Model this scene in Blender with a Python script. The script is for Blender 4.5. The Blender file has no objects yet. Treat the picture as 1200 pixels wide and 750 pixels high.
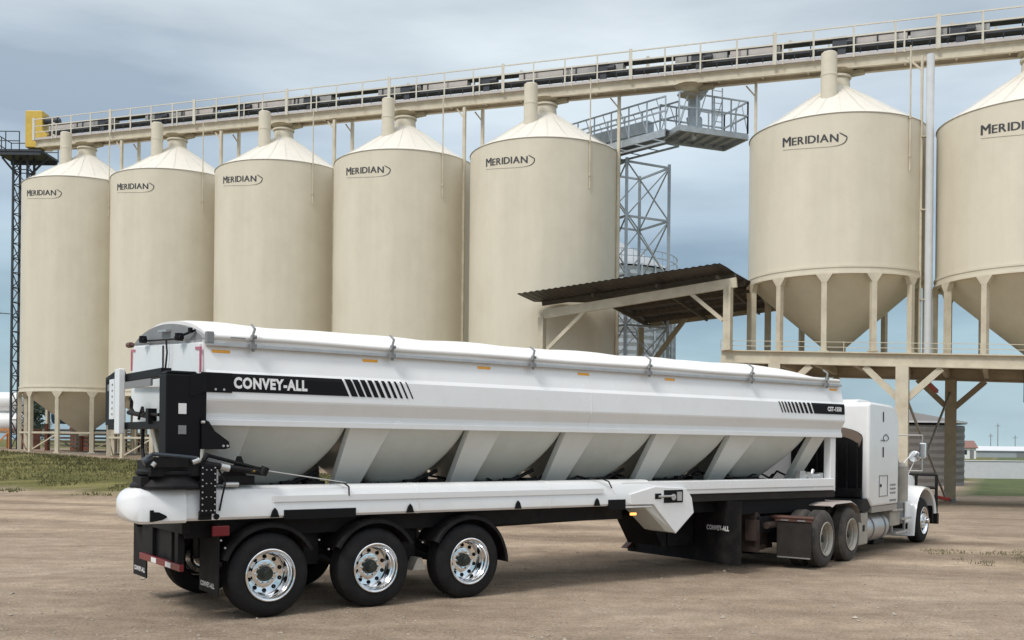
import bpy, math, random
from mathutils import Vector, Matrix
random.seed(7)
SC = bpy.context.scene
COL = SC.collection
R = math.radians
PI = math.pi

# ------------------------------------------------------------------ camera
H = 2.11
ROLL = R(0.6)
cam_d = bpy.data.cameras.new('camera')
cam_d.sensor_width = 36.0
cam_d.lens = 36.0
cam_d.shift_y = (520 - 375) / 1200.0
cam_d.clip_start = 0.1
cam_d.clip_end = 4000
cam = bpy.data.objects.new('camera', cam_d)
COL.objects.link(cam)
_c, _s = math.cos(ROLL), math.sin(ROLL)
cam.matrix_world = Matrix(((_c, -_s, 0, 0), (0, 0, -1, 0), (_s, _c, 0, H), (0, 0, 0, 1)))
SC.camera = cam

# ------------------------------------------------------------------ world, sun, exposure
SUN_DIR = Vector((-0.55, -0.62, 1.05)).normalized()      # towards the sun
sun_el = math.asin(SUN_DIR.z)
sun_az = math.atan2(SUN_DIR.x, SUN_DIR.y)
world = bpy.data.worlds.new('World')
SC.world = world
world.use_nodes = True
wt = world.node_tree
for n in list(wt.nodes):
    wt.nodes.remove(n)
wo = wt.nodes.new('ShaderNodeOutputWorld')
bg = wt.nodes.new('ShaderNodeBackground')
sky = wt.nodes.new('ShaderNodeTexSky')
sky.sky_type = 'NISHITA'
sky.sun_disc = False
sky.sun_elevation = sun_el
sky.sun_rotation = sun_az
bg.inputs['Strength'].default_value = 0.10
tc = wt.nodes.new('ShaderNodeTexCoord')
sep = wt.nodes.new('ShaderNodeSeparateXYZ')
wt.links.new(tc.outputs['Generated'], sep.inputs[0])
ramp = wt.nodes.new('ShaderNodeValToRGB')          # colour of the cloud deck by height
cr = ramp.color_ramp
cr.elements[0].position = 0.0
cr.elements[0].color = (3.3, 4.5, 5.0, 1)
cr.elements[1].position = 1.0
cr.elements[1].color = (9.5, 9.6, 9.7, 1)
for p, c in ((0.03, (3.1, 4.2, 4.7, 1)), (0.10, (2.55, 3.7, 4.35, 1)), (0.20, (3.25, 4.2, 5.0, 1)),
             (0.30, (4.0, 4.75, 5.4, 1)), (0.38, (4.4, 5.05, 5.5, 1)), (0.6, (6.4, 6.9, 7.4, 1))):
    e = cr.elements.new(p)
    e.color = c
wt.links.new(sep.outputs['Z'], ramp.inputs['Fac'])
mp = wt.nodes.new('ShaderNodeMapping')
mp.inputs['Scale'].default_value = (1.3, 1.3, 6.0)
mp.inputs['Location'].default_value = (2.3, 0.4, 1.2)
mp.inputs['Rotation'].default_value = (0.0, 0.12, 0.0)
wt.links.new(tc.outputs['Generated'], mp.inputs[0])
nz = wt.nodes.new('ShaderNodeTexNoise')
nz.inputs['Scale'].default_value = 1.6
nz.inputs['Detail'].default_value = 7.0
nz.inputs['Roughness'].default_value = 0.5
wt.links.new(mp.outputs[0], nz.inputs['Vector'])
nr = wt.nodes.new('ShaderNodeValToRGB')
nr.color_ramp.elements[0].position = 0.34
nr.color_ramp.elements[0].color = (0.66, 0.69, 0.74, 1)
nr.color_ramp.elements[1].position = 0.66
nr.color_ramp.elements[1].color = (1.30, 1.25, 1.20, 1)
wt.links.new(nz.outputs['Fac'], nr.inputs['Fac'])
mul = wt.nodes.new('ShaderNodeMixRGB')
mul.blend_type = 'MULTIPLY'
mul.inputs['Fac'].default_value = 1.0
wt.links.new(ramp.outputs['Color'], mul.inputs[1])
wt.links.new(nr.outputs['Color'], mul.inputs[2])
mx = wt.nodes.new('ShaderNodeMixRGB')
mx.inputs['Fac'].default_value = 0.95
wt.links.new(sky.outputs['Color'], mx.inputs[1])
wt.links.new(mul.outputs['Color'], mx.inputs[2])
wt.links.new(mx.outputs['Color'], bg.inputs['Color'])
wt.links.new(bg.outputs[0], wo.inputs['Surface'])

sd = bpy.data.lights.new('sun', 'SUN')
sd.energy = 1.5
sd.angle = R(14)
sd.color = (1.0, 0.965, 0.90)
sun = bpy.data.objects.new('sun', sd)
COL.objects.link(sun)
sun.rotation_euler = SUN_DIR.to_track_quat('Z', 'Y').to_euler()
sun.location = (-20, -20, 40)

SC.view_settings.view_transform = 'Standard'
SC.view_settings.look = 'None'
SC.view_settings.gamma = 1
SC.view_settings.use_curve_mapping = False
SC.view_settings.exposure = 0.52
SC.cycles.max_bounces = 6

# ------------------------------------------------------------------ materials
def mat(name, col, rough=0.6, metal=0.0, var=0.0, vscale=3.0, bump=0.0, bscale=30.0, spec=0.5, coat=0.0,
        stretch=None, emit=None, col2=None, dirt=None):
    m = bpy.data.materials.new(name)
    m.use_nodes = True
    t = m.node_tree
    b = t.nodes['Principled BSDF']
    b.inputs['Roughness'].default_value = rough
    b.inputs['Metallic'].default_value = metal
    b.inputs['Specular IOR Level'].default_value = spec
    b.inputs['Coat Weight'].default_value = coat
    b.inputs['Coat Roughness'].default_value = 0.12
    b.inputs['Base Color'].default_value = (*col, 1)
    co = t.nodes.new('ShaderNodeTexCoord')
    src = co.outputs['Object']
    if stretch:
        mpn = t.nodes.new('ShaderNodeMapping')
        mpn.inputs['Scale'].default_value = stretch
        t.links.new(src, mpn.inputs[0])
        src = mpn.outputs[0]
    if var > 0 or col2:
        n = t.nodes.new('ShaderNodeTexNoise')
        n.inputs['Scale'].default_value = vscale
        n.inputs['Detail'].default_value = 6
        n.inputs['Roughness'].default_value = 0.6
        t.links.new(src, n.inputs['Vector'])
        r = t.nodes.new('ShaderNodeValToRGB')
        r.color_ramp.elements[0].position = 0.32
        r.color_ramp.elements[1].position = 0.68
        c2 = col2 if col2 else tuple(min(1, c * (1 + var)) for c in col)
        c1 = tuple(c * (1 - var) for c in col)
        r.color_ramp.elements[0].color = (*c1, 1)
        r.color_ramp.elements[1].color = (*c2, 1)
        t.links.new(n.outputs['Fac'], r.inputs['Fac'])
        last = r.outputs['Color']
        if dirt:                                    # (colour, amount, scale)
            n2 = t.nodes.new('ShaderNodeTexNoise')
            n2.inputs['Scale'].default_value = dirt[2]
            n2.inputs['Detail'].default_value = 8
            n2.inputs['Roughness'].default_value = 0.7
            t.links.new(co.outputs['Object'], n2.inputs['Vector'])
            r2 = t.nodes.new('ShaderNodeValToRGB')
            r2.color_ramp.elements[0].position = 0.45
            r2.color_ramp.elements[0].color = (0, 0, 0, 1)
            r2.color_ramp.elements[1].position = 0.75
            r2.color_ramp.elements[1].color = (dirt[1],) * 3 + (1,)
            t.links.new(n2.outputs['Fac'], r2.inputs['Fac'])
            mm = t.nodes.new('ShaderNodeMixRGB')
            t.links.new(r2.outputs['Color'], mm.inputs['Fac'])
            t.links.new(last, mm.inputs[1])
            mm.inputs[2].default_value = (*dirt[0], 1)
            last = mm.outputs['Color']
        t.links.new(last, b.inputs['Base Color'])
        rr = t.nodes.new('ShaderNodeMapRange')
        rr.inputs['To Min'].default_value = max(0.02, rough - 0.08)
        rr.inputs['To Max'].default_value = min(1, rough + 0.1)
        t.links.new(n.outputs['Fac'], rr.inputs['Value'])
        t.links.new(rr.outputs[0], b.inputs['Roughness'])
    if bump > 0:
        n = t.nodes.new('ShaderNodeTexNoise')
        n.inputs['Scale'].default_value = bscale
        n.inputs['Detail'].default_value = 4
        t.links.new(co.outputs['Object'], n.inputs['Vector'])
        bp = t.nodes.new('ShaderNodeBump')
        bp.inputs['Strength'].default_value = bump
        bp.inputs['Distance'].default_value = 0.02
        t.links.new(n.outputs['Fac'], bp.inputs['Height'])
        t.links.new(bp.outputs[0], b.inputs['Normal'])
    if emit:
        b.inputs['Emission Color'].default_value = (*emit[:3], 1)
        b.inputs['Emission Strength'].default_value = emit[3]
    return m

M = {}
M['silo'] = mat('silo_paint', (0.69, 0.63, 0.505), 0.42, var=0.045, vscale=1.1, stretch=(1.2, 1.2, 0.12), bump=0.04, bscale=1.2, dirt=((0.45, 0.38, 0.27), 0.25, 0.5))
M['silotrim'] = mat('silo_trim_paint', (0.66, 0.60, 0.48), 0.45, var=0.05, vscale=2)
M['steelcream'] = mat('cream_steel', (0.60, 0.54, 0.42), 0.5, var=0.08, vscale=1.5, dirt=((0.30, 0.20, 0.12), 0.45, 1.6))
M['browncream'] = mat('brown_cream_steel', (0.38, 0.325, 0.225), 0.6, var=0.12, vscale=2.5)  # darker, browner steel than the cream used at the front
M['dustflap'] = mat('dusty_mudflap', (0.035, 0.03, 0.027), 0.75, var=0.25, vscale=3, spec=0.2)
M['alu2'] = mat('dull_cover_sheet', (0.36, 0.35, 0.34), 0.5, metal=0.2, var=0.15, vscale=2)
M['railcream'] = mat('cream_railing', (0.66, 0.62, 0.53), 0.5, var=0.05)
M['motorblue'] = mat('blue_grey_motor', (0.035, 0.045, 0.06), 0.4, var=0.1)
M['hubdark'] = mat('oily_hub_steel', (0.05, 0.055, 0.045), 0.4, metal=0.5, var=0.3, vscale=8)
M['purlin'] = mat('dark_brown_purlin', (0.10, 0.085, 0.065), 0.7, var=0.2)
M['galv'] = mat('galvanised_steel', (0.42, 0.46, 0.49), 0.42, metal=0.55, var=0.12, vscale=4)
M['galvbin'] = mat('galvanised_bin', (0.40, 0.43, 0.45), 0.5, metal=0.4, var=0.1, vscale=1)
M['darksteel'] = mat('dark_steel', (0.035, 0.04, 0.05), 0.55, var=0.2, vscale=5)
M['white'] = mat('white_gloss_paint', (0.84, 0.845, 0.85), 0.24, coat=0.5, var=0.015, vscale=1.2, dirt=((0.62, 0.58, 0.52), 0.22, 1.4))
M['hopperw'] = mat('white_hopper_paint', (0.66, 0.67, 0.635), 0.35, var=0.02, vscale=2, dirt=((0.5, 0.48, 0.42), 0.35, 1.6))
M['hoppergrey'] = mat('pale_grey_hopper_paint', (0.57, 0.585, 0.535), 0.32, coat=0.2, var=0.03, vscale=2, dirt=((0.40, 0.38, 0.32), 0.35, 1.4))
M['tarp'] = mat('white_tarp', (0.76, 0.75, 0.73), 0.62, var=0.02, vscale=2, bump=0.25, bscale=3)
M['black'] = mat('black_gloss_paint', (0.006, 0.006, 0.007), 0.5, spec=0.18)
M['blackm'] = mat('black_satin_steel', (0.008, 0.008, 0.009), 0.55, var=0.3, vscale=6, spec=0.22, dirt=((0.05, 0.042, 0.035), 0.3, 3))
M['rubber'] = mat('tyre_rubber', (0.013, 0.013, 0.014), 0.75, spec=0.25, var=0.2, vscale=7, bump=0.2, bscale=60, dirt=((0.07, 0.06, 0.048), 0.22, 5))
M['rubberd'] = mat('dusty_tyre_rubber', (0.055, 0.05, 0.046), 0.85, var=0.25, vscale=6, bump=0.3, bscale=40, dirt=((0.16, 0.13, 0.10), 0.6, 4))
M['flap'] = mat('mudflap_rubber', (0.010, 0.010, 0.011), 0.65, spec=0.2, var=0.15, vscale=4, dirt=((0.08, 0.07, 0.055), 0.3, 3))
M['chrome'] = mat('polished_aluminium', (0.86, 0.87, 0.88), 0.12, metal=1.0, bump=0.06, bscale=8)
M['alu'] = mat('brushed_aluminium', (0.55, 0.55, 0.55), 0.38, metal=0.8, var=0.08, vscale=6)
M['aludust'] = mat('dusty_aluminium', (0.42, 0.39, 0.34), 0.55, metal=0.35, var=0.15, vscale=5)
M['grey'] = mat('grey_plastic', (0.22, 0.225, 0.23), 0.5, var=0.06, vscale=4)
M['amber'] = mat('amber_reflector', (0.88, 0.42, 0.05), 0.25)
M['red'] = mat('red_lens', (0.17, 0.008, 0.015), 0.25)
M['pink'] = mat('faded_red_tape', (0.50, 0.13, 0.20), 0.4)
M['letter'] = mat('white_vinyl', (0.80, 0.80, 0.80), 0.4)
M['letterk'] = mat('dark_vinyl', (0.05, 0.05, 0.055), 0.45)
M['ambl'] = mat('amber_lens', (0.95, 0.35, 0.04), 0.2, emit=(1.0, 0.45, 0.12, 1.2))
M['yellow'] = mat('yellow_paint', (0.62, 0.42, 0.07), 0.45, var=0.1, vscale=3)
M['brownbelt'] = mat('red_brown_guard', (0.10, 0.045, 0.035), 0.6, var=0.2)
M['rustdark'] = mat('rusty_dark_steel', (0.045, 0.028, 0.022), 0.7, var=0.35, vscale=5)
M['siloroof'] = mat('toplit_roof_paint', (0.74, 0.70, 0.625), 0.5, var=0.03, vscale=1.5)  # paler than the wall paint, overhead light put into the colour
M['belt'] = mat('black_belt', (0.03, 0.033, 0.038), 0.6, var=0.2, vscale=4)
M['beltcover'] = mat('grey_belt_cover', (0.50, 0.46, 0.44), 0.5, var=0.08, vscale=2)
M['glass'] = mat('dark_glass', (0.02, 0.025, 0.03), 0.06)
M['roofdark'] = mat('weathered_roof_sheet', (0.055, 0.048, 0.04), 0.55, var=0.35, vscale=2.0)
M['cowl'] = mat('brown_rubber_seal', (0.16, 0.12, 0.095), 0.6, var=0.12)
M['stone'] = mat('gravel_stone', (0.36, 0.31, 0.26), 0.9, var=0.3, vscale=2)
M['grassb'] = mat('grass_blades', (0.10, 0.105, 0.035), 0.8, var=0.4, vscale=0.6, col2=(0.17, 0.16, 0.06))
M['shedwall'] = mat('brown_grey_bin_sheet', (0.16, 0.145, 0.135), 0.6, var=0.1)
M['whitewall'] = mat('pale_render', (0.60, 0.61, 0.64), 0.7, var=0.04)
M['roofred'] = mat('dull_red_roof', (0.24, 0.13, 0.11), 0.7, var=0.1)
M['shedgrey'] = mat('grey_shed_sheet', (0.36, 0.39, 0.42), 0.6, var=0.05)
M['orange'] = mat('orange_paint', (0.62, 0.24, 0.06), 0.55, var=0.15)
M['rust'] = mat('rust_brown_paint', (0.22, 0.075, 0.045), 0.7, var=0.25)
M['blue'] = mat('blue_plastic', (0.05, 0.13, 0.24), 0.4)
M['redp'] = mat('red_paint', (0.50, 0.06, 0.04), 0.4)
M['timber'] = mat('grey_timber', (0.30, 0.27, 0.23), 0.8, var=0.2)
M['leaf'] = mat('far_tree_leaves', (0.05, 0.07, 0.05), 0.8, var=0.3, vscale=0.5)
M['bark'] = mat('bark', (0.10, 0.08, 0.06), 0.9)
M['navy'] = mat('navy_sheet', (0.01, 0.015, 0.04), 0.5)
M['concrete'] = mat('concrete', (0.34, 0.32, 0.29), 0.85, var=0.12, vscale=3)

# ------------------------------------------------------------------ mesh helpers
class MB:
    def __init__(s):
        s.v = []
        s.f = []
    def add(s, vs, fs):
        o = len(s.v)
        s.v += [tuple(p) for p in vs]
        s.f += [tuple(i + o for i in f) for f in fs]
        return s
    def box(s, a, b):
        x0, y0, z0 = a
        x1, y1, z1 = b
        return s.add([(x0, y0, z0), (x1, y0, z0), (x1, y1, z0), (x0, y1, z0), (x0, y0, z1), (x1, y0, z1), (x1, y1, z1), (x0, y1, z1)],
                     [(0, 3, 2, 1), (4, 5, 6, 7), (0, 1, 5, 4), (1, 2, 6, 5), (2, 3, 7, 6), (3, 0, 4, 7)])
    def beam(s, p, q, w, h, up=(0, 0, 1)):
        p = Vector(p); q = Vector(q); d = (q - p).normalized()
        u = Vector(up)
        if abs(d.dot(u)) > 0.98:
            u = Vector((0, 1, 0))
        r = d.cross(u).normalized() * (w / 2)
        t = r.cross(d).normalized() * (h / 2)
        vs = []
        for c in (p, q):
            vs += [c - r - t, c + r - t, c + r + t, c - r + t]
        return s.add(vs, [(0, 1, 2, 3), (7, 6, 5, 4), (0, 4, 5, 1), (1, 5, 6, 2), (2, 6, 7, 3), (3, 7, 4, 0)])
    def tube(s, p, q, r, n=10, r2=None, cap=True):
        p = Vector(p); q = Vector(q); d = (q - p).normalized()
        r2 = r if r2 is None else r2
        u = Vector((0, 0, 1)) if abs(d.z) < 0.9 else Vector((1, 0, 0))
        a = d.cross(u).normalized(); b = d.cross(a)
        vs = []
        for c, rr in ((p, r), (q, r2)):
            for i in range(n):
                t = 2 * PI * i / n
                vs.append(c + a * math.cos(t) * rr + b * math.sin(t) * rr)
        fs = [(i, (i + 1) % n, n + (i + 1) % n, n + i) for i in range(n)]
        if cap:
            fs += [tuple(range(n - 1, -1, -1)), tuple(range(n, 2 * n))]
        return s.add(vs, fs)
    def path(s, pts, r, n=8):
        for a, b in zip(pts[:-1], pts[1:]):
            s.tube(a, b, r, n)
        return s
    def lathe(s, prof, c=(0, 0, 0), n=32, axis='z', cap=False):
        vs = []
        for (r, h) in prof:
            for i in range(n):
                t = 2 * PI * i / n
                if axis == 'z':
                    vs.append((c[0] + r * math.cos(t), c[1] + r * math.sin(t), c[2] + h))
                else:                                # y axis
                    vs.append((c[0] + r * math.cos(t), c[1] + h, c[2] + r * math.sin(t)))
        fs = []
        for k in range(len(prof) - 1):
            for i in range(n):
                j = (i + 1) % n
                fs.append((k * n + i, k * n + j, (k + 1) * n + j, (k + 1) * n + i))
        if cap:
            fs.append(tuple(range(n - 1, -1, -1)))
            fs.append(tuple(range((len(prof) - 1) * n, len(prof) * n)))
        return s.add(vs, fs)
    def prism(s, poly, d0, d1, axis='y'):
        n = len(poly)
        vs = []
        for d in (d0, d1):
            for a, b in poly:
                vs.append((a, d, b) if axis == 'y' else ((d, a, b) if axis == 'x' else (a, b, d)))
        fs = [tuple(range(n)), tuple(range(2 * n - 1, n - 1, -1))]
        fs += [(i, n + i, n + (i + 1) % n, (i + 1) % n) for i in range(n)]
        return s.add(vs, fs)
    def loft(s, loops, cap=True):
        n = len(loops[0])
        vs = [p for l in loops for p in l]
        fs = []
        for k in range(len(loops) - 1):
            for i in range(n):
                j = (i + 1) % n
                fs.append((k * n + i, k * n + j, (k + 1) * n + j, (k + 1) * n + i))
        if cap:
            fs.append(tuple(range(n - 1, -1, -1)))
            fs.append(tuple(range((len(loops) - 1) * n, len(loops) * n)))
        return s.add(vs, fs)
    def xf(s, fn):
        s.v = [tuple(fn(*p)) for p in s.v]
        return s
    def build(s, name, m, parent=None, origin=None, smooth=None, bevel=0.0, seg=2):
        me = bpy.data.meshes.new(name)
        vs = s.v
        if origin is not None:
            vs = [(p[0] - origin[0], p[1] - origin[1], p[2] - origin[2]) for p in vs]
        me.from_pydata(vs, [], s.f)
        me.validate()
        import bmesh
        bm = bmesh.new(); bm.from_mesh(me)
        bmesh.ops.recalc_face_normals(bm, faces=bm.faces)
        if smooth is not None:
            for f in bm.faces:
                f.smooth = True
            lim = R(smooth)
            for e in bm.edges:
                if len(e.link_faces) == 2 and e.calc_face_angle(0) > lim:
                    e.smooth = False
        bm.to_mesh(me); bm.free()
        me.materials.append(m)
        o = bpy.data.objects.new(name, me)
        COL.objects.link(o)
        if parent:
            o.parent = parent
        if bevel > 0:
            md = o.modifiers.new('bevel', 'BEVEL')
            md.width = bevel; md.segments = seg; md.limit_method = 'ANGLE'; md.angle_limit = R(40)
            md.harden_normals = False
        return o

def tag(o, label=None, cat=None, group=None, kind=None):
    if label: o['label'] = label
    if cat: o['category'] = cat
    if group: o['group'] = group
    if kind: o['kind'] = kind
    return o

def thing(name, loc, label, cat, group=None, rz=0.0):
    o = bpy.data.objects.new(name, None)
    o.empty_display_size = 0.5
    COL.objects.link(o)
    o.location = loc
    o.rotation_euler = (0, 0, rz)
    return tag(o, label, cat, group)

def copy_tree(o, parent=None):
    c = o.copy()
    COL.objects.link(c)
    if parent is not None:
        c.parent = parent
    for ch in list(o.children):
        copy_tree(ch, c)
    return c

def text_mesh(txt, size, bold=0.0, sx=1.0, shear=0.0):
    """flat lettering as (verts in xy, faces), left aligned at the origin"""
    cu = bpy.data.curves.new('t', 'FONT')
    cu.body = txt; cu.size = size; cu.offset = bold; cu.shear = shear; cu.resolution_u = 3; cu.space_character = 1.12 if len(txt) > 2 else 1.0
    ob = bpy.data.objects.new('t', cu)
    COL.objects.link(ob)
    bpy.context.view_layer.update()
    dg = bpy.context.evaluated_depsgraph_get()
    me = bpy.data.meshes.new_from_object(ob.evaluated_get(dg))
    vs = [(v.co.x * sx, v.co.y) for v in me.vertices]
    fs = [tuple(p.vertices) for p in me.polygons]
    bpy.data.objects.remove(ob)
    bpy.data.meshes.remove(me)
    return vs, fs

# ------------------------------------------------------------------ places
# row frame: t along the silo row to the right, off towards the camera
RO = (12.63, 40.0); RD = (0.9015, -0.4327); RN = (-0.4327, -0.9015); ROW_SHEAR = 0.0474  # row heights sheared along t to follow the tilted horizontals in the image
def RP(t, off, z):
    return (RO[0] + RD[0] * t + RN[0] * off, RO[1] + RD[1] * t + RN[1] * off, z - ROW_SHEAR * t)
ROW_RZ = math.atan2(RD[1], RD[0])

def smooth01(x):
    x = max(0.0, min(1.0, x))
    return x * x * (3 - 2 * x)
def hash2(i, j):
    n = math.sin(i * 127.1 + j * 311.7) * 43758.5453
    return n - math.floor(n)
def vnoise(x, y):
    i, j = math.floor(x), math.floor(y)
    fx, fy = x - i, y - j
    fx = fx * fx * (3 - 2 * fx); fy = fy * fy * (3 - 2 * fy)
    a = hash2(i, j) * (1 - fx) + hash2(i + 1, j) * fx
    b = hash2(i, j + 1) * (1 - fx) + hash2(i + 1, j + 1) * fx
    return a * (1 - fy) + b * fy
def ground_z(x, y):
    # the bank under the silo row rises to the left, fitted to leg-base pixels
    dx, dy = x - RO[0], y - RO[1]
    t = dx * RD[0] + dy * RD[1]
    off = dx * RN[0] + dy * RN[1]
    rise = max(0.0, min(1.75, -0.0355 * (t + 1.0)))
    if t < -41: rise = 1.42 + 0.01 * (-41 - t) if t > -70 else 1.7
    k = smooth01((17.5 - off) / 12.5)
    z = rise * k
    # wheel ruts on the dirt road in front of the bank
    d = off - 19.5
    z += 0.035 * math.sin(d * 1.9 + 0.12 * t) * math.exp(-(d / 5.5) ** 2) * smooth01((-t - 2) / 10)
    z += 0.03 * (vnoise(x * 0.35, y * 0.35) - 0.5)
    if y < 30:
        z += 0.018 * (vnoise(x * 1.7 + 9, y * 1.7) - 0.5) + 0.010 * (vnoise(x * 5 + 3, y * 5) - 0.5)
    # keep it level under the lorry
    return z

# ================================================================== GROUND
def make_ground():
    xs = [];
    def axis(a, b, fine0, fine1, st, coarse):
        out = [a]; x = a
        while x < b:
            if fine0 <= x <= fine1: x += st
            else:
                d = (fine0 - x) if x < fine0 else (x - fine1)
                x += min(coarse, max(st, d * 0.12))
                if x > b: x = b
            out.append(x)
        return out
    xs = axis(-1500, 1500, -14, 14, 0.16, 200)
    ys = axis(-60, 2500, 5, 28, 0.16, 200)
    # symmetric growth needs the coarse side walked back from the fine zone
    def grow(f0, f1, st, lim0, lim1, g=1.07):
        mid = []; x = f0
        while x <= f1: mid.append(x); x += st
        lo = []; x = f0; s_ = st
        while x > lim0: s_ *= g; x -= s_; lo.append(x)
        hi = []; x = mid[-1]; s_ = st
        while x < lim1: s_ *= g; x += s_; hi.append(x)
        return lo[::-1] + mid + hi
    xs = grow(-9, 13, 0.14, -1600, 1600)
    ys = grow(6.5, 24, 0.14, -60, 2600)
    vs = []; 
    for y in ys:
        for x in xs:
            z = ground_z(x, y) if (abs(x) < 120 and y < 120) else (1.7 if x < -30 and y < 400 else 0.0) * 0
            vs.append((x, y, z))
    # blend edge of bank on far left back to 0
    n = len(xs); fs = []
    for j in range(len(ys) - 1):
        for i in range(n - 1):
            fs.append((j * n + i, j * n + i + 1, (j + 1) * n + i + 1, (j + 1) * n + i))
    me = bpy.data.meshes.new('ground')
    me.from_pydata(vs, [], fs)
    for p in me.polygons: p.use_smooth = True
    o = bpy.data.objects.new('ground', me)
    COL.objects.link(o)
    tag(o, kind='structure')
    m = bpy.data.materials.new('dirt_and_grass'); m.use_nodes = True
    t = m.node_tree; b = t.nodes['Principled BSDF']
    b.inputs['Roughness'].default_value = 0.95
    b.inputs['Specular IOR Level'].default_value = 0.15
    N = t.nodes.new; Lk = t.links.new
    co = N('ShaderNodeTexCoord'); P = co.outputs['Object']
    def noise(sc, det=6, rough=0.6, vec=None, dist=0.0):
        n_ = N('ShaderNodeTexNoise'); n_.inputs['Scale'].default_value = sc; n_.inputs['Detail'].default_value = det
        n_.inputs['Roughness'].default_value = rough; n_.inputs['Distortion'].default_value = dist
        Lk(vec if vec else P, n_.inputs['Vector']); return n_.outputs['Fac']
    def ramp_(fac, stops):
        r_ = N('ShaderNodeValToRGB'); e = r_.color_ramp.elements
        e[0].position, e[0].color = stops[0][0], (*stops[0][1], 1)
        e[1].position, e[1].color = stops[-1][0], (*stops[-1][1], 1)
        for p_, c_ in stops[1:-1]:
            q = e.new(p_); q.color = (*c_, 1)
        Lk(fac, r_.inputs['Fac']); return r_.outputs['Color']
    def mix(f, a, b_, mode='MIX'):
        x_ = N('ShaderNodeMixRGB'); x_.blend_type = mode
        if isinstance(f, float): x_.inputs['Fac'].default_value = f
        else: Lk(f, x_.inputs['Fac'])
        Lk(a, x_.inputs[1]); Lk(b_, x_.inputs[2]); return x_.outputs['Color']
    def math_(op, a, b_=None, c_=None):
        x_ = N('ShaderNodeMath'); x_.operation = op
        for i, q in enumerate((a, b_, c_)):
            if q is None: continue
            if isinstance(q, (int, float)): x_.inputs[i].default_value = q
            else: Lk(q, x_.inputs[i])
        return x_.outputs[0]
    sx = N('ShaderNodeSeparateXYZ'); Lk(P, sx.inputs[0])
    X, Y = sx.outputs['X'], sx.outputs['Y']
    # tracks run along the trailer's heading at the front, along the silo row at the back
    mpg = N('ShaderNodeMapping'); mpg.inputs['Rotation'].default_value = (0, 0, R(-20)); mpg.inputs['Scale'].default_value = (0.09, 0.55, 1)
    Lk(P, mpg.inputs[0])
    streak = noise(1.0, 5, 0.6, mpg.outputs[0], 0.25)
    mpg2 = N('ShaderNodeMapping'); mpg2.inputs['Rotation'].default_value = (0, 0, R(-6)); mpg2.inputs['Scale'].default_value = (0.35, 1.5, 1)
    Lk(P, mpg2.inputs[0])
    streak2 = noise(1.3, 6, 0.65, mpg2.outputs[0], 0.4)
    big = noise(0.22, 5, 0.6)
    mid_ = noise(2.2, 8, 0.65)
    fine = noise(26, 8, 0.75)
    grit = noise(110, 4, 0.7)
    dirt = ramp_(big, [(0.3, (0.29, 0.222, 0.163)), (0.5, (0.345, 0.272, 0.206)), (0.7, (0.395, 0.32, 0.248))])
    st = ramp_(streak, [(0.36, (0.84, 0.83, 0.82)), (0.5, (0.99, 0.99, 0.99)), (0.64, (1.12, 1.12, 1.11))])
    dirt = mix(1.0, dirt, st, 'MULTIPLY')
    st = ramp_(streak2, [(0.38, (0.91, 0.905, 0.90)), (0.62, (1.07, 1.07, 1.07))])
    dirt = mix(1.0, dirt, st, 'MULTIPLY')
    fn = ramp_(mid_, [(0.35, (0.84, 0.83, 0.82)), (0.65, (1.12, 1.12, 1.12))])
    dirt = mix(1.0, dirt, fn, 'MULTIPLY')
    fn = ramp_(fine, [(0.33, (0.58, 0.56, 0.54)), (0.5, (1, 1, 1)), (0.68, (1.36, 1.36, 1.35))])
    dirt = mix(0.95, dirt, fn, 'MULTIPLY')
    g2 = ramp_(grit, [(0.36, (0.62, 0.60, 0.58)), (0.5, (1, 1, 1)), (0.66, (1.32, 1.32, 1.31))])
    dirt = mix(0.9, dirt, g2, 'MULTIPLY')
    vor = N('ShaderNodeTexVoronoi'); vor.inputs['Scale'].default_value = 16
    Lk(P, vor.inputs['Vector'])
    sp = ramp_(vor.outputs['Distance'], [(0.04, (0.55, 0.52, 0.50)), (0.16, (1, 1, 1))])
    spm = ramp_(noise(0.9, 3), [(0.5, (0, 0, 0)), (0.62, (0.8, 0.8, 0.8))])
    dirt = mix(spm, dirt, mix(1.0, dirt, sp, 'MULTIPLY'))
    mpv = N('ShaderNodeMapping'); mpv.inputs['Rotation'].default_value = (0, 0, -ROW_RZ); mpv.inputs['Scale'].default_value = (0.25, 1.4, 1)
    Lk(P, mpv.inputs[0])
    dxa = math_('SUBTRACT', X, RO[0]); dya = math_('SUBTRACT', Y, RO[1])
    offa = math_('ADD', math_('MULTIPLY', dxa, RN[0]), math_('MULTIPLY', dya, RN[1]))
    ta = math_('ADD', math_('MULTIPLY', dxa, RD[0]), math_('MULTIPLY', dya, RD[1]))
    wv = math_('ADD', math_('MULTIPLY', offa, 1.15), math_('ADD', math_('MULTIPLY', noise(0.12, 3), 5.0), math_('MULTIPLY', ta, 0.05)))
    wv = math_('ADD', math_('MULTIPLY', math_('SINE', math_('MULTIPLY', wv, 1.9)), 0.5), 0.5)
    trk = ramp_(wv, [(0.1, (0.80, 0.78, 0.76)), (0.5, (1, 1, 1)), (0.9, (1.18, 1.17, 1.15))])
    tmask = ramp_(math_('MULTIPLY_ADD', math_('SUBTRACT', offa, 12.5), 0.25, 0.0), [(0.0, (0, 0, 0)), (1.0, (1, 1, 1))])
    tm2 = ramp_(math_('MULTIPLY_ADD', math_('SUBTRACT', 26.0, offa), 0.2, 0.0), [(0.0, (0, 0, 0)), (1.0, (1, 1, 1))])
    trk = mix(mix(1.0, tmask, tm2, 'MULTIPLY'), ramp_(wv, [(0, (1, 1, 1)), (1, (1, 1, 1))]), trk)
    dirt = mix(1.0, dirt, trk, 'MULTIPLY')
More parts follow.
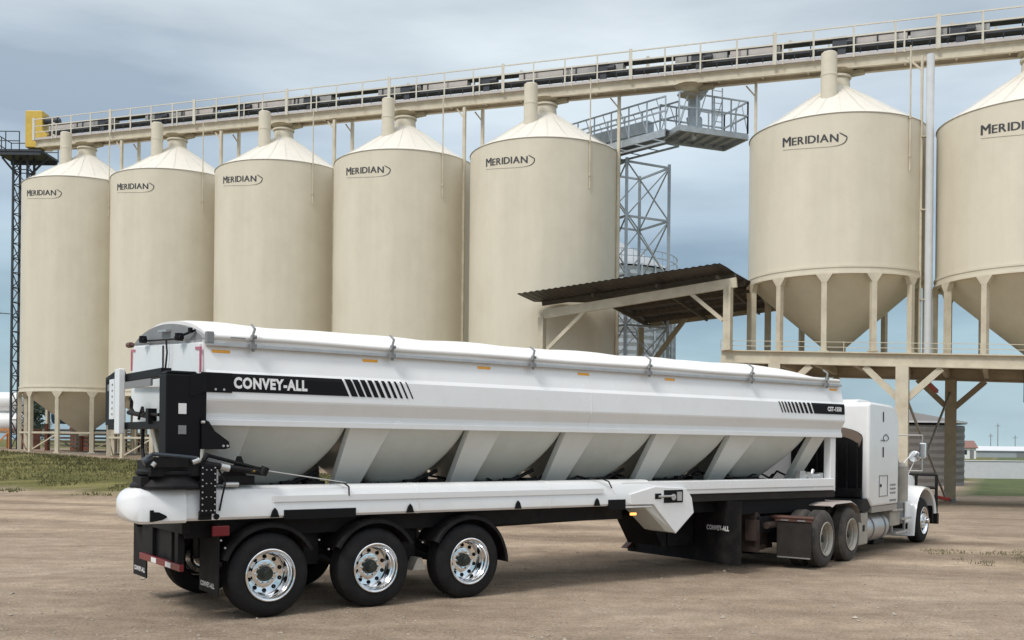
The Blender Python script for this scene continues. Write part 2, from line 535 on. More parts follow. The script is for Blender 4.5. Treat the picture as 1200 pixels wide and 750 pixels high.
    gr = ramp_(noise(0.8, 6, 0.7, mpv.outputs[0]), [(0.34, (0.075, 0.078, 0.030)), (0.5, (0.135, 0.13, 0.048)), (0.66, (0.22, 0.195, 0.085))])
    gf = ramp_(noise(9, 8, 0.75), [(0.32, (0.6, 0.6, 0.6)), (0.68, (1.35, 1.35, 1.3))])
    gr = mix(1.0, gr, gf, 'MULTIPLY')
    # row coordinates of a point
    dx = math_('SUBTRACT', X, RO[0]); dy = math_('SUBTRACT', Y, RO[1])
    tt = math_('ADD', math_('MULTIPLY', dx, RD[0]), math_('MULTIPLY', dy, RD[1]))
    off = math_('ADD', math_('MULTIPLY', dx, RN[0]), math_('MULTIPLY', dy, RN[1]))
    wob = math_('MULTIPLY', math_('SUBTRACT', noise(0.35, 6, 0.65), 0.5), 5.0)
    # left bank: 4.5 < off < 15.5 , t < -8
    e1 = math_('SUBTRACT', math_('ADD', 14.6, wob), off)
    e2 = math_('SUBTRACT', off, math_('ADD', 4.4, math_('MULTIPLY', wob, 0.15)))
    e3 = math_('SUBTRACT', math_('ADD', -9.0, wob), tt)
    mk = math_('MINIMUM', math_('MINIMUM', e1, e2), e3)
    left = ramp_(math_('MULTIPLY_ADD', mk, 0.45, 0.3), [(0.0, (0, 0, 0)), (1.0, (1, 1, 1))])
    # right lawn behind the platform, a dirt track, and the weeds nearer
    r1 = math_('MINIMUM', math_('SUBTRACT', Y, math_('ADD', 45.5, math_('MULTIPLY', wob, 0.12))), math_('SUBTRACT', tt, 4.0))
    rgt = ramp_(math_('MULTIPLY_ADD', r1, 0.8, 0.3), [(0.0, (0, 0, 0)), (1.0, (1, 1, 1))])
    bk = math_('MINIMUM', math_('SUBTRACT', Y, 66.0), math_('SUBTRACT', 4.5, tt))
    back = ramp_(math_('MULTIPLY_ADD', bk, 0.8, 0.3), [(0.0, (0, 0, 0)), (1.0, (1, 1, 1))])
    w1 = math_('SUBTRACT', 3.1, math_('ABSOLUTE', math_('SUBTRACT', Y, math_('ADD', 39.2, wob))))
    w1 = math_('MINIMUM', w1, math_('SUBTRACT', X, 13.5))
    weed = ramp_(math_('MULTIPLY_ADD', w1, 0.5, 0.2), [(0.0, (0, 0, 0)), (1.0, (0.75, 0.75, 0.75))])
    w2 = math_('SUBTRACT', 2.0, math_('ABSOLUTE', math_('SUBTRACT', Y, math_('ADD', 19.3, math_('MULTIPLY', wob, 0.8)))))
    w2 = math_('MINIMUM', w2, math_('SUBTRACT', X, 8.7))
    weed2 = ramp_(math_('MULTIPLY_ADD', w2, 0.4, 0.1), [(0.0, (0, 0, 0)), (1.0, (0.95, 0.95, 0.95))])
    speck = ramp_(noise(5, 8, 0.8), [(0.42, (0, 0, 0)), (0.58, (1, 1, 1))])
    col = mix(left, dirt, gr)
    col = mix(back, col, gr)
    gr2 = ramp_(noise(0.5, 6, 0.7), [(0.35, (0.075, 0.10, 0.045)), (0.65, (0.125, 0.145, 0.065))])
    col = mix(rgt, col, mix(1.0, gr2, gf, 'MULTIPLY'))
    wc = ramp_(noise(1.5, 6, 0.7), [(0.35, (0.10, 0.09, 0.045)), (0.65, (0.18, 0.15, 0.08))])
    col = mix(mix(1.0, weed, speck, 'MULTIPLY'), col, wc)
    col = mix(mix(1.0, weed2, speck, 'MULTIPLY'), col, wc)
    Lk(col, b.inputs['Base Color'])
    h = math_('ADD', math_('MULTIPLY', fine, 0.5), math_('ADD', math_('MULTIPLY', mid_, 0.6), math_('MULTIPLY', grit, 0.2)))
    h = math_('ADD', h, math_('MULTIPLY', streak2, 0.3))
    bp = N('ShaderNodeBump'); bp.inputs['Strength'].default_value = 0.8; bp.inputs['Distance'].default_value = 0.05
    Lk(h, bp.inputs['Height']); Lk(bp.outputs[0], b.inputs['Normal'])
    me.materials.append(m)
    return o
make_ground()

# loose stones on the dirt
def make_stones():
    b = MB()
    rnd = random.Random(3)
    for k in range(9000):
        y = 7.5 + 24 * rnd.random() ** 1.6
        x = (rnd.random() * 1.16 - 0.58) * y
        s = 0.006 + 0.016 * rnd.random() ** 3
        if rnd.random() < 0.03: s *= 2.0
        z = ground_z(x, y) + s * 0.2
        a = rnd.random() * PI
        ca, sa = math.cos(a), math.sin(a)
        q = []
        for (px, py, pz) in ((1, 0, 0), (0, 1, 0), (-1, 0, 0), (0, -1, 0), (0.1, 0.1, 0.8), (0, 0, -0.6)):
            px *= s * (0.8 + 0.7 * rnd.random()); py *= s * (0.6 + 0.5 * rnd.random()); pz *= s
            q.append((x + px * ca - py * sa, y + px * sa + py * ca, z + pz))
        b.add(q, [(0, 1, 4), (1, 2, 4), (2, 3, 4), (3, 0, 4), (1, 0, 5), (2, 1, 5), (3, 2, 5), (0, 3, 5)])
    tag(b.build('gravel', M['stone'], smooth=80), 'small loose stones strewn over the dirt yard', 'gravel', kind='stuff')
make_stones()

def make_grass():
    b = MB(); rnd = random.Random(5)
    for k in range(30000):
        t = -52 + 44 * rnd.random(); off = 4.6 + 10.6 * rnd.random() ** 1.15
        if vnoise(t * 0.5, off * 0.8) < 0.25 + 0.5 * smooth01((off - 12) / 4): continue
        x, y, _ = RP(t, off, 0)
        if x / y < -0.56: continue
        z = ground_z(x, y)
        h = 0.05 + 0.10 * rnd.random() * vnoise(t * 0.7 + 5, off) * 1.6
        a = rnd.random() * PI; w = 0.028
        lx, ly = (rnd.random() - 0.5) * 0.12, (rnd.random() - 0.5) * 0.12
        b.add([(x - w * math.cos(a), y - w * math.sin(a), z - 0.02), (x + w * math.cos(a), y + w * math.sin(a), z - 0.02), (x + lx, y + ly, z + h)], [(0, 1, 2)])
    for k in range(5000):
        x = 8.4 + 3.6 * rnd.random(); y = 17.4 + 3.8 * rnd.random()
        if x / y > 0.56 or vnoise(x * 1.3, y * 1.3) < 0.5 or vnoise(x * 4, y * 4) < 0.42: continue
        z = ground_z(x, y); h = 0.02 + 0.05 * rnd.random(); a = rnd.random() * PI; w = 0.008
        b.add([(x - w * math.cos(a), y - w * math.sin(a), z - 0.01), (x + w * math.cos(a), y + w * math.sin(a), z - 0.01), (x + (rnd.random() - .5) * .06, y + (rnd.random() - .5) * .06, z + h)], [(0, 1, 2)])
    tag(b.build('grass', M['grassb']), 'short dry green grass on the bank below the silos and in a sparse patch at the right', 'grass', kind='stuff')
make_grass()

# ================================================================== SILOS
EAVE = 14.17; SR = 3.31
def silo_parts(root, base, legbot, cone_bot, neck_h=0.40):
    """all in local coordinates, z=0 is the sheared row level"""
    b = MB()
    n = 96
    b.lathe([(SR, base), (SR, EAVE - 0.02)], n=n)
    b.build('wall', M['silo'], root, smooth=40)
    b = MB()
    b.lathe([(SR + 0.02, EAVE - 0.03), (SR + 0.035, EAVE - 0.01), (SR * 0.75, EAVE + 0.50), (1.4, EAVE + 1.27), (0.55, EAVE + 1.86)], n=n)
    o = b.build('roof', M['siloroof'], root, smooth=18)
    s = MB()
    for i in range(24):
        a = 2 * PI * i / 24
        p = (math.cos(a), math.sin(a))
        s.beam((p[0] * 3.3, p[1] * 3.3, EAVE + 0.025), (p[0] * 0.6, p[1] * 0.6, EAVE + 1.83), 0.012, 0.012)
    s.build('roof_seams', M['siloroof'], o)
    b = MB()
    b.lathe([(0.60, EAVE + 1.80), (0.50, EAVE + 1.92), (0.47, EAVE + 1.88 + neck_h), (0.54, EAVE + 1.90 + neck_h), (0.54, EAVE + 1.97 + neck_h)], n=28, cap=True)
    b.build('neck', M['silotrim'], root, smooth=30)
    # hopper cone and ring beam
    b = MB()
    b.lathe([(SR - 0.01, base), (SR - 0.10, base - 0.13), (0.30, cone_bot), (0.28, cone_bot - 0.18)], n=72, cap=True)
    b.build('hopper', M['silo'], root, smooth=30)
    b = MB()
    b.lathe([(SR + 0.012, base + 0.10), (SR + 0.055, base + 0.10), (SR + 0.055, base + 0.03), (SR + 0.03, base + 0.02), (SR + 0.03, base - 0.13), (SR + 0.075, base - 0.14), (SR + 0.075, base - 0.20), (SR - 0.12, base - 0.20), (SR - 0.12, base)], n=96)
    b.build('ring_beam', M['silotrim'], root, smooth=30)

def silo_legs(root, base, legbot, az0, braces):
    for i in range(12):
        a = az0 + i * PI / 6
        p = (math.cos(a) * (SR - 0.02), math.sin(a) * (SR - 0.02))
        b = MB()
        lw = 0.19
        b.box((-lw / 2, -lw / 2, legbot), (lw / 2, lw / 2, base - 0.42))
        tx, ty = 1, 0
        # gusset, wider at the ring
        b.loft([[(-0.1, -0.09, base - 0.50), (0.1, -0.09, base - 0.50), (0.1, 0.09, base - 0.50), (-0.1, 0.09, base - 0.50)],
                [(-0.1, -0.28, base - 0.215), (0.1, -0.28, base - 0.215), (0.1, 0.28, base - 0.215), (-0.1, 0.28, base - 0.215)],
                [(-0.1, -0.28, base - 0.203), (0.1, -0.28, base - 0.203), (0.1, 0.28, base - 0.203), (-0.1, 0.28, base - 0.203)]])
        b.box((-0.16, -0.16, legbot - 0.03), (0.16, 0.16, legbot + 0.02))
        ca, sa = math.cos(a), math.sin(a)
        b.xf(lambda x, y, z: (p[0] + x * ca - y * sa, p[1] + x * sa + y * ca, z))
        b.build('leg', M['steelcream'], root)
    if braces:
        b = MB(); zb = legbot + braces
        for i in range(12):
            a = az0 + i * PI / 6; a2 = a + PI / 6
            r = SR - 0.02
            p = (math.cos(a) * r, math.sin(a) * r); q = (math.cos(a2) * r, math.sin(a2) * r)
            b.beam((*p, zb), (*q, zb), 0.07, 0.10)
            if i % 2 == 0:
                b.beam((*p, legbot + 0.1), (*q, zb - 0.05), 0.05, 0.06)
        b.build('leg_brace', M['steelcream'], root)

def silo_chimney(root):
    x = RN[0] * 1.35 - RD[0] * 0.10; y = RN[1] * 1.35 - RD[1] * 0.10
    b = MB()
    b.lathe([(0.30, EAVE + 1.1), (0.30, EAVE + 2.0)], c=(x, y, 0), n=24)
    b.lathe([(0.315, EAVE + 2.0), (0.315, EAVE + 2.06), (0.295, EAVE + 2.07), (0.295, EAVE + 2.86), (0.25, EAVE + 2.90)], c=(x, y, 0), n=24, cap=True)
    b.build('vent_pipe', M['silotrim'], root, smooth=30)

def silo_logo(root, az):
    """MERIDIAN with its swoosh, wrapped on the wall; az = angle from -Y towards -X"""
    parts = []
    x = 0
    v, f = text_mesh('M', 0.56, 0.0, 1.05); parts.append((v, f, x)); parts.append((v, f, x + 0.018)); parts.append((v, f, x - 0.012)); x += max(p[0] for p in v) + 0.07
    for ch in 'ERIDIAN':
        v, f = text_mesh(ch, 0.46, 0.0, 1.08)
        x0 = min(p[0] for p in v); x1 = max(p[0] for p in v)
        parts.append((v, f, x - x0)); parts.append((v, f, x - x0 + .016)); parts.append((v, f, x - x0 - .01)); x += x1 - x0 + 0.065
    W = x
    vs = []; fs = []
    for v, f, dx in parts:
        o = len(vs)
        vs += [(p[0] + dx, p[1]) for p in v]; fs += [tuple(i + o for i in q) for q in f]
    # swoosh
    pts = []
    for k in range(40):
        u = k / 39
        if u < 0.7:
            s = u / 0.7
            pts.append((0.05 + (W + 0.28 - 0.05) * math.sin(s * PI / 2) ** 1.0, -0.13 - 0.10 * math.sin(s * PI) * (1 - s * 0.3) + 0.33 * s ** 5))
        else:
            s = (u - 0.7) / 0.3
            pts.append((W + 0.28 - 0.30 * s, 0.20 + 0.17 * s))
    o = len(vs)
    for k, (px, py) in enumerate(pts):
        w = 0.006 + 0.016 * smooth01((k - 14) / 14) * smooth01((42 - k) / 8)
        a = pts[max(0, k - 1)]; c = pts[min(39, k + 1)]
        dx, dy = c[0] - a[0], c[1] - a[1]; L = math.hypot(dx, dy) or 1
        vs.append((px - dy / L * w, py + dx / L * w)); vs.append((px + dy / L * w, py - dx / L * w))
    for k in range(39):
        fs.append((o + 2 * k, o + 2 * k + 1, o + 2 * k + 3, o + 2 * k + 2))
    tot = W + 0.28; sc = 2.42 / tot
    rr = SR + 0.012
    out = []
    for px, py in vs:
        th = az - (px - tot / 2) * sc / rr        # angle from -Y towards -X; text runs to the right (+X)
        out.append((-math.sin(th) * rr, -math.cos(th) * rr, EAVE - 1.02 + py * sc - 0.055 * (px - tot / 2) * sc))
    b = MB(); b.add(out, fs)
    b.build('lettering', M['letterk'], root)

def silo_conduit(root, th):
    """thin cable conduit with two small boxes on the right of each wall"""
    b = MB()
    def q(r, z): return (-math.sin(th) * r, -math.cos(th) * r, z)
    b.tube(q(SR + 0.05, 16.72), q(SR + 0.05, EAVE - 2.0), 0.030, 6)
    for dz in (-0.05, -1.45):
        b.lathe([(0.05, -0.05), (0.05, 0.05)], c=q(SR + 0.05, EAVE + dz), n=8, cap=True)
    b.build('conduit', M['steelcream'], root)

GS = 'cream hopper silos standing in a row under the conveyor'
ground_silos = [(-40.72, -0.52, 20, 'cream hopper silo at the left end of the row beside the dark lattice tower'),
                (-34.03, -0.54, 22, 'second silo from the left, cream, its short legs seen behind the tanker trailer rear'),
                (-26.97, -0.60, 25, 'cream silo standing behind the arched rear end of the white trailer, third from left'),
                (-19.79, -0.70, 26, 'cream silo just left of the one the dark canopy roof touches'),
                (-12.53, -0.75, 30, 'cream silo partly covered by the dark lean-to canopy roof')]
for t, lb, az, lab in ground_silos:
    x, y, z = RP(t, 0, 0)
    root = thing('hopper_silo', (x, y, z), lab, 'silo', GS)
    if t == ground_silos[0][0] or True:
        silo_parts(root, 2.90, lb, 0.55)
    gz = ground_z(x - 1.4, y - 3) - z
    silo_legs(root, 2.90, gz, R(-90 - 31), 1.05)
    silo_chimney(root)
    silo_logo(root, R(az))
    silo_conduit(root, R(az - 62))
    MB().lathe([(SR + 0.5, gz - 0.6), (SR + 0.5, gz - 0.03)], n=40, cap=True).build('footing_slab', M['concrete'], root)
for k, (t, az, lab) in enumerate(((-0.08, 32, 'complete cream silo raised on the steel platform above the truck'), (6.86, 37, 'cream silo on the platform cut off by the right edge of the photo'))):
    x, y, z = RP(t, 0, 0)
    root = thing('hopper_silo', (x, y, z), lab, 'silo', GS)
    silo_parts(root, 8.55, 5.55, 5.85)
    silo_legs(root, 8.55, 5.57, R(-90 - 17.7 - 6), 0)
    silo_chimney(root)
    silo_logo(root, R(az))
    silo_conduit(root, R(-32))

# ================================================================== CONVEYOR
def conveyor():
    o0 = RP(-43, 0, 0)
    root = thing('overhead_conveyor', o0, 'long cream overhead belt conveyor with railings running across the silo tops', 'conveyor')
    t0, t1 = -44.4, 13.0
    O = o0
    def B(): return MB()
    zb = 16.75
    g = B()
    for off in (0.34, -0.34):
        g.beam(RP(t0, off, zb + 0.02), RP(t1, off, zb + 0.02), 0.16, 0.04)
        g.beam(RP(t0, off, zb + 0.19), RP(t1, off, zb + 0.19), 0.04, 0.30)
        g.beam(RP(t0, off, zb + 0.36), RP(t1, off, zb + 0.36), 0.16, 0.04)
    t = t0
    while t < t1:
        g.beam(RP(t, -0.3, zb + 0.18), RP(t, 0.3, zb + 0.18), 0.08, 0.14)
        t += 1.8
    g.build('girder', M['steelcream'], root, O)
    d = B()
    d.beam(RP(t0, 0, zb + 0.40), RP(t1, 0, zb + 0.40), 0.96, 0.03)
    d.beam(RP(t0, 0.49, zb + 0.45), RP(t1, 0.49, zb + 0.45), 0.03, 0.12)
    d.build('walkway_deck', M['beltcover'], root, O)
    # belt: carrying run and return run, the one dark, the other under grey covers
    tr = B()
    tr.beam(RP(t0 + 1, 0.1, zb + 0.84), RP(t1, 0.1, zb + 0.84), 0.44, 0.09)
    tr.beam(RP(t0 + 1, 0.1, zb + 1.20), RP(t1, 0.1, zb + 1.20), 0.44, 0.03)
    tr.build('belt', M['belt'], root, O)
    t = t0 + 1
    k = 0
    rk = random.Random(8)
    while t < t1:
        L = 2.1 + 0.8 * rk.random()
        if k % 3 != 2:
            cv = B()
            cv.beam(RP(t, 0.1, zb + 1.05), RP(t + L - 0.12, 0.1, zb + 1.05), 0.40, 0.26)
            cv.build('belt_cover', M['alu2' if k % 2 else 'beltcover'], root, O)
        t += L; k += 1
    st = B()
    for off in (0.34, -0.14):
        st.beam(RP(t0 + 1, off, zb + 0.84), RP(t1, off, zb + 0.84), 0.03, 0.13)
    t = t0 + 1.2; k = 0
    while t < t1:
        st.beam(RP(t, 0.34, zb + 0.42), RP(t, 0.34, zb + (1.22 if k % 4 == 0 else 0.84)), 0.04, 0.04)
        t += 0.62; k += 1
    st.build('belt_frame', M['darksteel'], root, O)
    t = t0 + 5.0; k = 0
    while t < t1:
        bx = B()
        bx.beam(RP(t, 0.30, zb + 1.0), RP(t + 0.55, 0.30, zb + 1.0), 0.36, 0.42)
        bx.tube(RP(t + 0.5, 0.36, zb + 1.0), RP(t + 0.85, 0.36, zb + 1.0), 0.13, 12)
        bx.beam(RP(t + 0.2, 0.44, zb + 0.66), RP(t + 0.5, 0.44, zb + 0.66), 0.08, 0.40)
        bx.build('gate_actuator', M['darksteel'], root, O)
        t += 5.6 if k % 2 else 4.2; k += 1
    for off, nm, ph in ((0.52, 'front_railing', 0), (-0.50, 'rear_railing', 0.42)):
        r = B()
        zt = zb + 1.56
        for dz, w in ((0, 0.045), (-0.40, 0.04), (-0.74, 0.035)):
            r.beam(RP(t0, off, zt + dz), RP(t1, off, zt + dz), w, w)
        t = t0 + ph; k = 0
        while t < t1:
            if k % 3 == 1: r.beam(RP(t + 0.32, off, zb + 0.36), RP(t + 0.32, off, zt - 0.42), 0.05, 0.05)
            w = 0.06 if k % 4 else 0.13
            r.beam(RP(t, off, zb + 0.36), RP(t, off, zt + (0.08 if k % 4 == 0 else 0)), w, w)
            t += 1.5; k += 1
        r.build(nm, M['railcream'], root, O)
    # discharge spouts above each silo neck
    for t in [s[0] for s in ground_silos] + [-6.0, -0.08, 6.86]:
        s = B()
        x, y, z = RP(t, 0, 0)
        s.lathe([(0.50, 16.42), (0.36, 16.44), (0.42, 16.62), (0.62, 16.76)], c=(x, y, z), n=20, cap=True)
        s.beam(RP(t + 0.35, -0.1, 16.66), RP(t + 1.0, -0.1, 16.72), 0.3, 0.16)
        s.build('discharge_spout', M['browncream'], root, O, smooth=30)
conveyor()

def support_post(t, off, zt, zb_, w, label, knee=True):
    o = RP(t, off, zb_)
    root = thing('conveyor_post', o, label, 'post', 'slender posts holding up the conveyor')
    b = MB()
    b.box((-w / 2, -w / 2, 0), (w / 2, w / 2, zt - zb_))
    b.xf(lambda x, y, z: (x * RD[0] + y * RN[0], x * RD[1] + y * RN[1], z))
    b.build('shaft', M['steelcream'], root)
    if knee:
        b = MB()
        for s_ in (-1,):
            b.beam((0, 0, zt - zb_ - 0.55), (RD[0] * 0.4 * s_, RD[1] * 0.4 * s_, zt - zb_ - 0.06 - ROW_SHEAR * 0.4 * s_), 0.05, 0.06)
        b.build('knee_brace', M['steelcream'], root)
plist = [(-37.5, 'between the leftmost and second silo'), (-30.5, 'between the second and third silo'), (-23.4, 'between the third and fourth silo'), (-16.2, 'between the fourth and fifth silo')]
for t, where in plist:
    x, y, z = RP(t, 0, 0)
    support_post(t - 0.25, 0.30, 16.72, -0.9, 0.13, 'slender cream conveyor post, front one of the pair ' + where)
    support_post(t + 0.35, -0.35, 16.72, -0.9, 0.13, 'slender cream conveyor post, rear one of the pair ' + where)
support_post(-9.15, -0.20, 16.72, -0.6, 0.12, 'cream conveyor post close to the right side of the canopy silo')
support_post(-3.30, -0.30, 16.72, 5.6, 0.10, 'cream conveyor post left of the complete raised silo')

def downpipe():
    t, off = 3.38, 1.05
    o = RP(t, off, 5.5)
    root = thing('downpipe', o, 'tall pale pipe between the two raised silos reaching up to the conveyor', 'pipe')
    h = 16.72 - 5.5
    MB().tube((0, 0, 0), (0, 0, h), 0.14, 20).build('pipe', mat('pale_pipe', (0.62, 0.64, 0.66), 0.35, var=0.05), root, smooth=40)
    b = MB()
    for dx in (-0.27,):
        b.tube((dx, 0.1, 0), (dx, 0.1, h), 0.05, 10)
    b.build('conduit', M['steelcream'], root, smooth=40)
    b = MB()
    for z in (2.2, 5.5, 8.2):
        b.box((-0.30, -0.02, z), (0.16, 0.16, z + 0.05))
    b.build('bracket', M['steelcream'], root)
    b = MB()
    b.beam((-0.27, 0.1, h - 0.55), (-0.75, 0.27, h - 0.03), 0.06, 0.07)
    b.build('knee_brace', M['steelcream'], root)
downpipe()

# ================================================================== PLATFORM
def platform():
    O = RP(0, 3.6, 0)
    root = thing('silo_platform', O, 'cream steel drive-under platform carrying the raised silos', 'platform')
    t0, t1 = -3.6, 14.0
    b = MB()
    for off in (3.75, -3.7):
        b.beam(RP(t0, off, 5.50), RP(t1, off, 5.50), 0.30, 0.04)
        b.beam(RP(t0, off, 5.28), RP(t1, off, 5.28), 0.05, 0.40)
        b.beam(RP(t0, off, 5.06), RP(t1, off, 5.06), 0.30, 0.04)
    b.build('edge_beam', M['steelcream'], root, O)
    b = MB()
    t = t0 + 0.2
    while t <= t1:
        b.beam(RP(t, 3.7, 5.30), RP(t, -3.65, 5.30), 0.16, 0.30)
        t += 1.45
    b.build('cross_beams', M['steelcream'], root, O)
    b = MB()
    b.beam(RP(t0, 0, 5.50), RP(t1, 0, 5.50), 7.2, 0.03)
    b.build('deck_plate', M['browncream'], root, O)
    b = MB()
    for zz in (5.68, 5.86):
        b.beam(RP(t0, 3.85, zz), RP(t1, 3.85, zz), 0.022, 0.022)
    t = t0
    while t <= t1:
        b.beam(RP(t, 3.85, 5.5), RP(t, 3.85, 5.88), 0.025, 0.025); t += 2.2
    b.build('deck_cable_rail', M['steelcream'], root, O)
    cols = [(2.75, 3.75, 'steelcream'), (4.0, -3.1, 'browncream'), (-1.6, 3.75, 'steelcream'), (-1.6, -3.1, 'browncream'), (11.0, 3.75, 'steelcream'), (11.5, -3.1, 'browncream')]
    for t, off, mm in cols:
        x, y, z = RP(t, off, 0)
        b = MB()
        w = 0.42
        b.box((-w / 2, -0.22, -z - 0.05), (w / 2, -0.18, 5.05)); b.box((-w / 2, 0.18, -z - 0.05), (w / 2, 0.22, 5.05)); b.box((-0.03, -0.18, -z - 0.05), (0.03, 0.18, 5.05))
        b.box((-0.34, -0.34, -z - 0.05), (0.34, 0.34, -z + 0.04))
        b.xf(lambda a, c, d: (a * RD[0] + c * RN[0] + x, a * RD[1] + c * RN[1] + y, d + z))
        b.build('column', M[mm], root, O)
        b = MB()
        for s_ in (-1, 1):
            b.beam(RP(t + 0.15 * s_, off, 3.95), RP(t + 1.25 * s_, off, 5.02), 0.16, 0.22)
        b.build('knee_brace', M[mm], root, O)
    b = MB()
    for a, c in (((2.9, 3.6, 3.9), (4.0, -3.0, -0.3 + ROW_SHEAR * 4)), ((2.9, 3.6, 0.1 + ROW_SHEAR * 3), (4.0, -3.0, 4.6))):
        p, q = RP(*a), RP(*c)
        b.beam(p, q, 0.07, 0.07)
    b.build('cross_brace', M['aludust'], root, O)
    b = MB()
    b.beam(RP(3.35, 0.0, 4.7), RP(3.6, -0.8, 4.45), 0.13, 0.13)
    b.build('red_brace', M['redp'], root, O)
platform()
x, y, z = RP(6.95, 3.2, 4.1)
b = MB(); b.box((-0.35, -0.3, -0.0), (0.6, 0.3, 1.25)); b.box((-0.3, -0.25, 1.25), (0.5, 0.25, 1.33))
tag(b.build('control_cabinet', M['navy'], bevel=0.02), 'dark navy cabinet hung beneath the platform at the right edge', 'cabinet').location = (x, y, z - 0.1)

# ================================================================== CANOPY
def canopy():
    O = RP(-8, 3.6, 0)
    root = thing('canopy', O, 'dark corrugated lean-to canopy on cream posts beside the platform', 'canopy')
    # roof height at (t, off); heights before the row shear
    def rz(t, off): return 8.55 + 0.13 * (t + 3.38) + (off - 5.0) * 0.062
    edges_l = lambda off: -11.45 if off > 3.4 else min(-8.9, -11.45 + (3.4 - off) * 1.3)
    edges_r = -3.38
    n = 130; no = 10
    top = []; bot = []
    offs = [5.0, 4.2, 3.4, 2.4, 1.4, 0.4, -0.6, -1.6, -2.5, -3.4]
    b = MB()
    vs = []
    for layer in (0.0, -0.02):
        for off in offs:
            l = edges_l(off); r = edges_r + (5.0 - off) * 0.10
            for i in range(n + 1):
                t = l + (r - l) * i / n
                z = rz(t, off) + 0.018 * math.sin(t * 2 * PI / 0.26) + layer
                vs.append(RP(t, off, z))
    W = n + 1; fs = []
    for j in range(len(offs) - 1):
        for i in range(n):
            a = j * W + i
            fs.append((a, a + 1, a + W + 1, a + W))
            a += W * len(offs)
            fs.append((a, a + W, a + W + 1, a + 1))
    b.add(vs, fs)
    b.build('roof_sheet', M['roofdark'], root, O, smooth=60)
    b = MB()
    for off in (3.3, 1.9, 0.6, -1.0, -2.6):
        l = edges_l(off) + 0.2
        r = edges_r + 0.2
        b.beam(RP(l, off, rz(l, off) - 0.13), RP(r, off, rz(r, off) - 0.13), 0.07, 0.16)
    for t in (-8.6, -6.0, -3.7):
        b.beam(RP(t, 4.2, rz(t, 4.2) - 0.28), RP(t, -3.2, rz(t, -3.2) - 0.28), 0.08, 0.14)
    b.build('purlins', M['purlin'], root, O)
    MB().beam(RP(-8.7, -3.3, rz(-8.7, -3.3) - 0.16), RP(-2.7, -3.3, rz(-2.7, -3.3) - 0.16), 0.1, 0.2).build('rear_beam', M['browncream'], root, O)
    b = MB()
    b.beam(RP(-10.75, 3.95, 6.80), RP(-3.0, 3.95, 8.00), 0.16, 0.36)
    b.build('front_beam', M['steelcream'], root, O)
    for t, zb_, w, off in ((-3.32, 5.5, 0.30, 3.9), (-10.85, -0.6, 0.26, 3.9)):
        zt = 6.80 + (t + 10.75) * 0.155 - 0.15
        x, y, z = RP(t, off, 0)
        b = MB(); b.box((-w / 2, -w / 2, zb_), (w / 2, w / 2, zt + 0.05)); b.box((w * 0.2, -w * 0.75, zb_), (w * 0.45, -w / 2, zt + 0.05))
        b.xf(lambda a, c, d: (a * RD[0] - c * RN[0] + x, a * RD[1] - c * RN[1] + y, d + z))
        b.build('post', M['steelcream'], root, O)
    b = MB()
    b.beam(RP(-10.6, 3.95, 5.4), RP(-8.95, 3.95, 6.98), 0.10, 0.14)
    b.beam(RP(-3.5, 3.95, 6.6), RP(-4.75, 3.95, 7.62), 0.10, 0.14)
    b.build('knee_brace', M['steelcream'], root, O)
    b = MB()
    x = -9.0
    b.beam(RP(x, -3.0, -0.3), RP(x, -3.0, rz(x, -3.0) - 0.3), 0.24, 0.24)
    b.build('post', M['browncream'], root, O)
    b = MB()
    b.beam(RP(-8.4, -3.0, 5.5), RP(-6.9, -3.0, 7.5), 0.16, 0.2)
    b.build('knee_brace', M['browncream'], root, O)
canopy()

# ================================================================== GALVANISED TOWER AND WALKWAY BEHIND
def galv_tower():
    cx, cy = 5.4, 46.6
    root = thing('lattice_tower', (cx, cy, 0), 'grey galvanised lattice tower behind the gap between the silos', 'tower')
    a = R(28); hw = 1.15
    cs = [(math.cos(a) * sx * hw - math.sin(a) * sy * hw, math.sin(a) * sx * hw + math.cos(a) * sy * hw) for sx, sy in ((-1, -1), (1, -1), (1, 1), (-1, 1))]
    top = 14.75
    for c in cs:
        b = MB(); b.beam((c[0], c[1], -0.1), (c[0], c[1], top), 0.13, 0.13); b.build('leg', M['galv'], root)
    b = MB(); z = 0.4; lv = [0.3, 3.0, 5.2, 7.4, 9.6, 12.2, 14.6]
    for i in range(4):
        p, q = cs[i], cs[(i + 1) % 4]
        for k in range(len(lv)):
            b.beam((*p, lv[k]), (*q, lv[k]), 0.07, 0.09)
            if k < len(lv) - 1:
                b.beam((*p, lv[k]), (*q, lv[k + 1]), 0.05, 0.05)
                b.beam((*q, lv[k]), (*p, lv[k + 1]), 0.05, 0.05)
    b.build('lattice', M['galv'], root)
galv_tower()

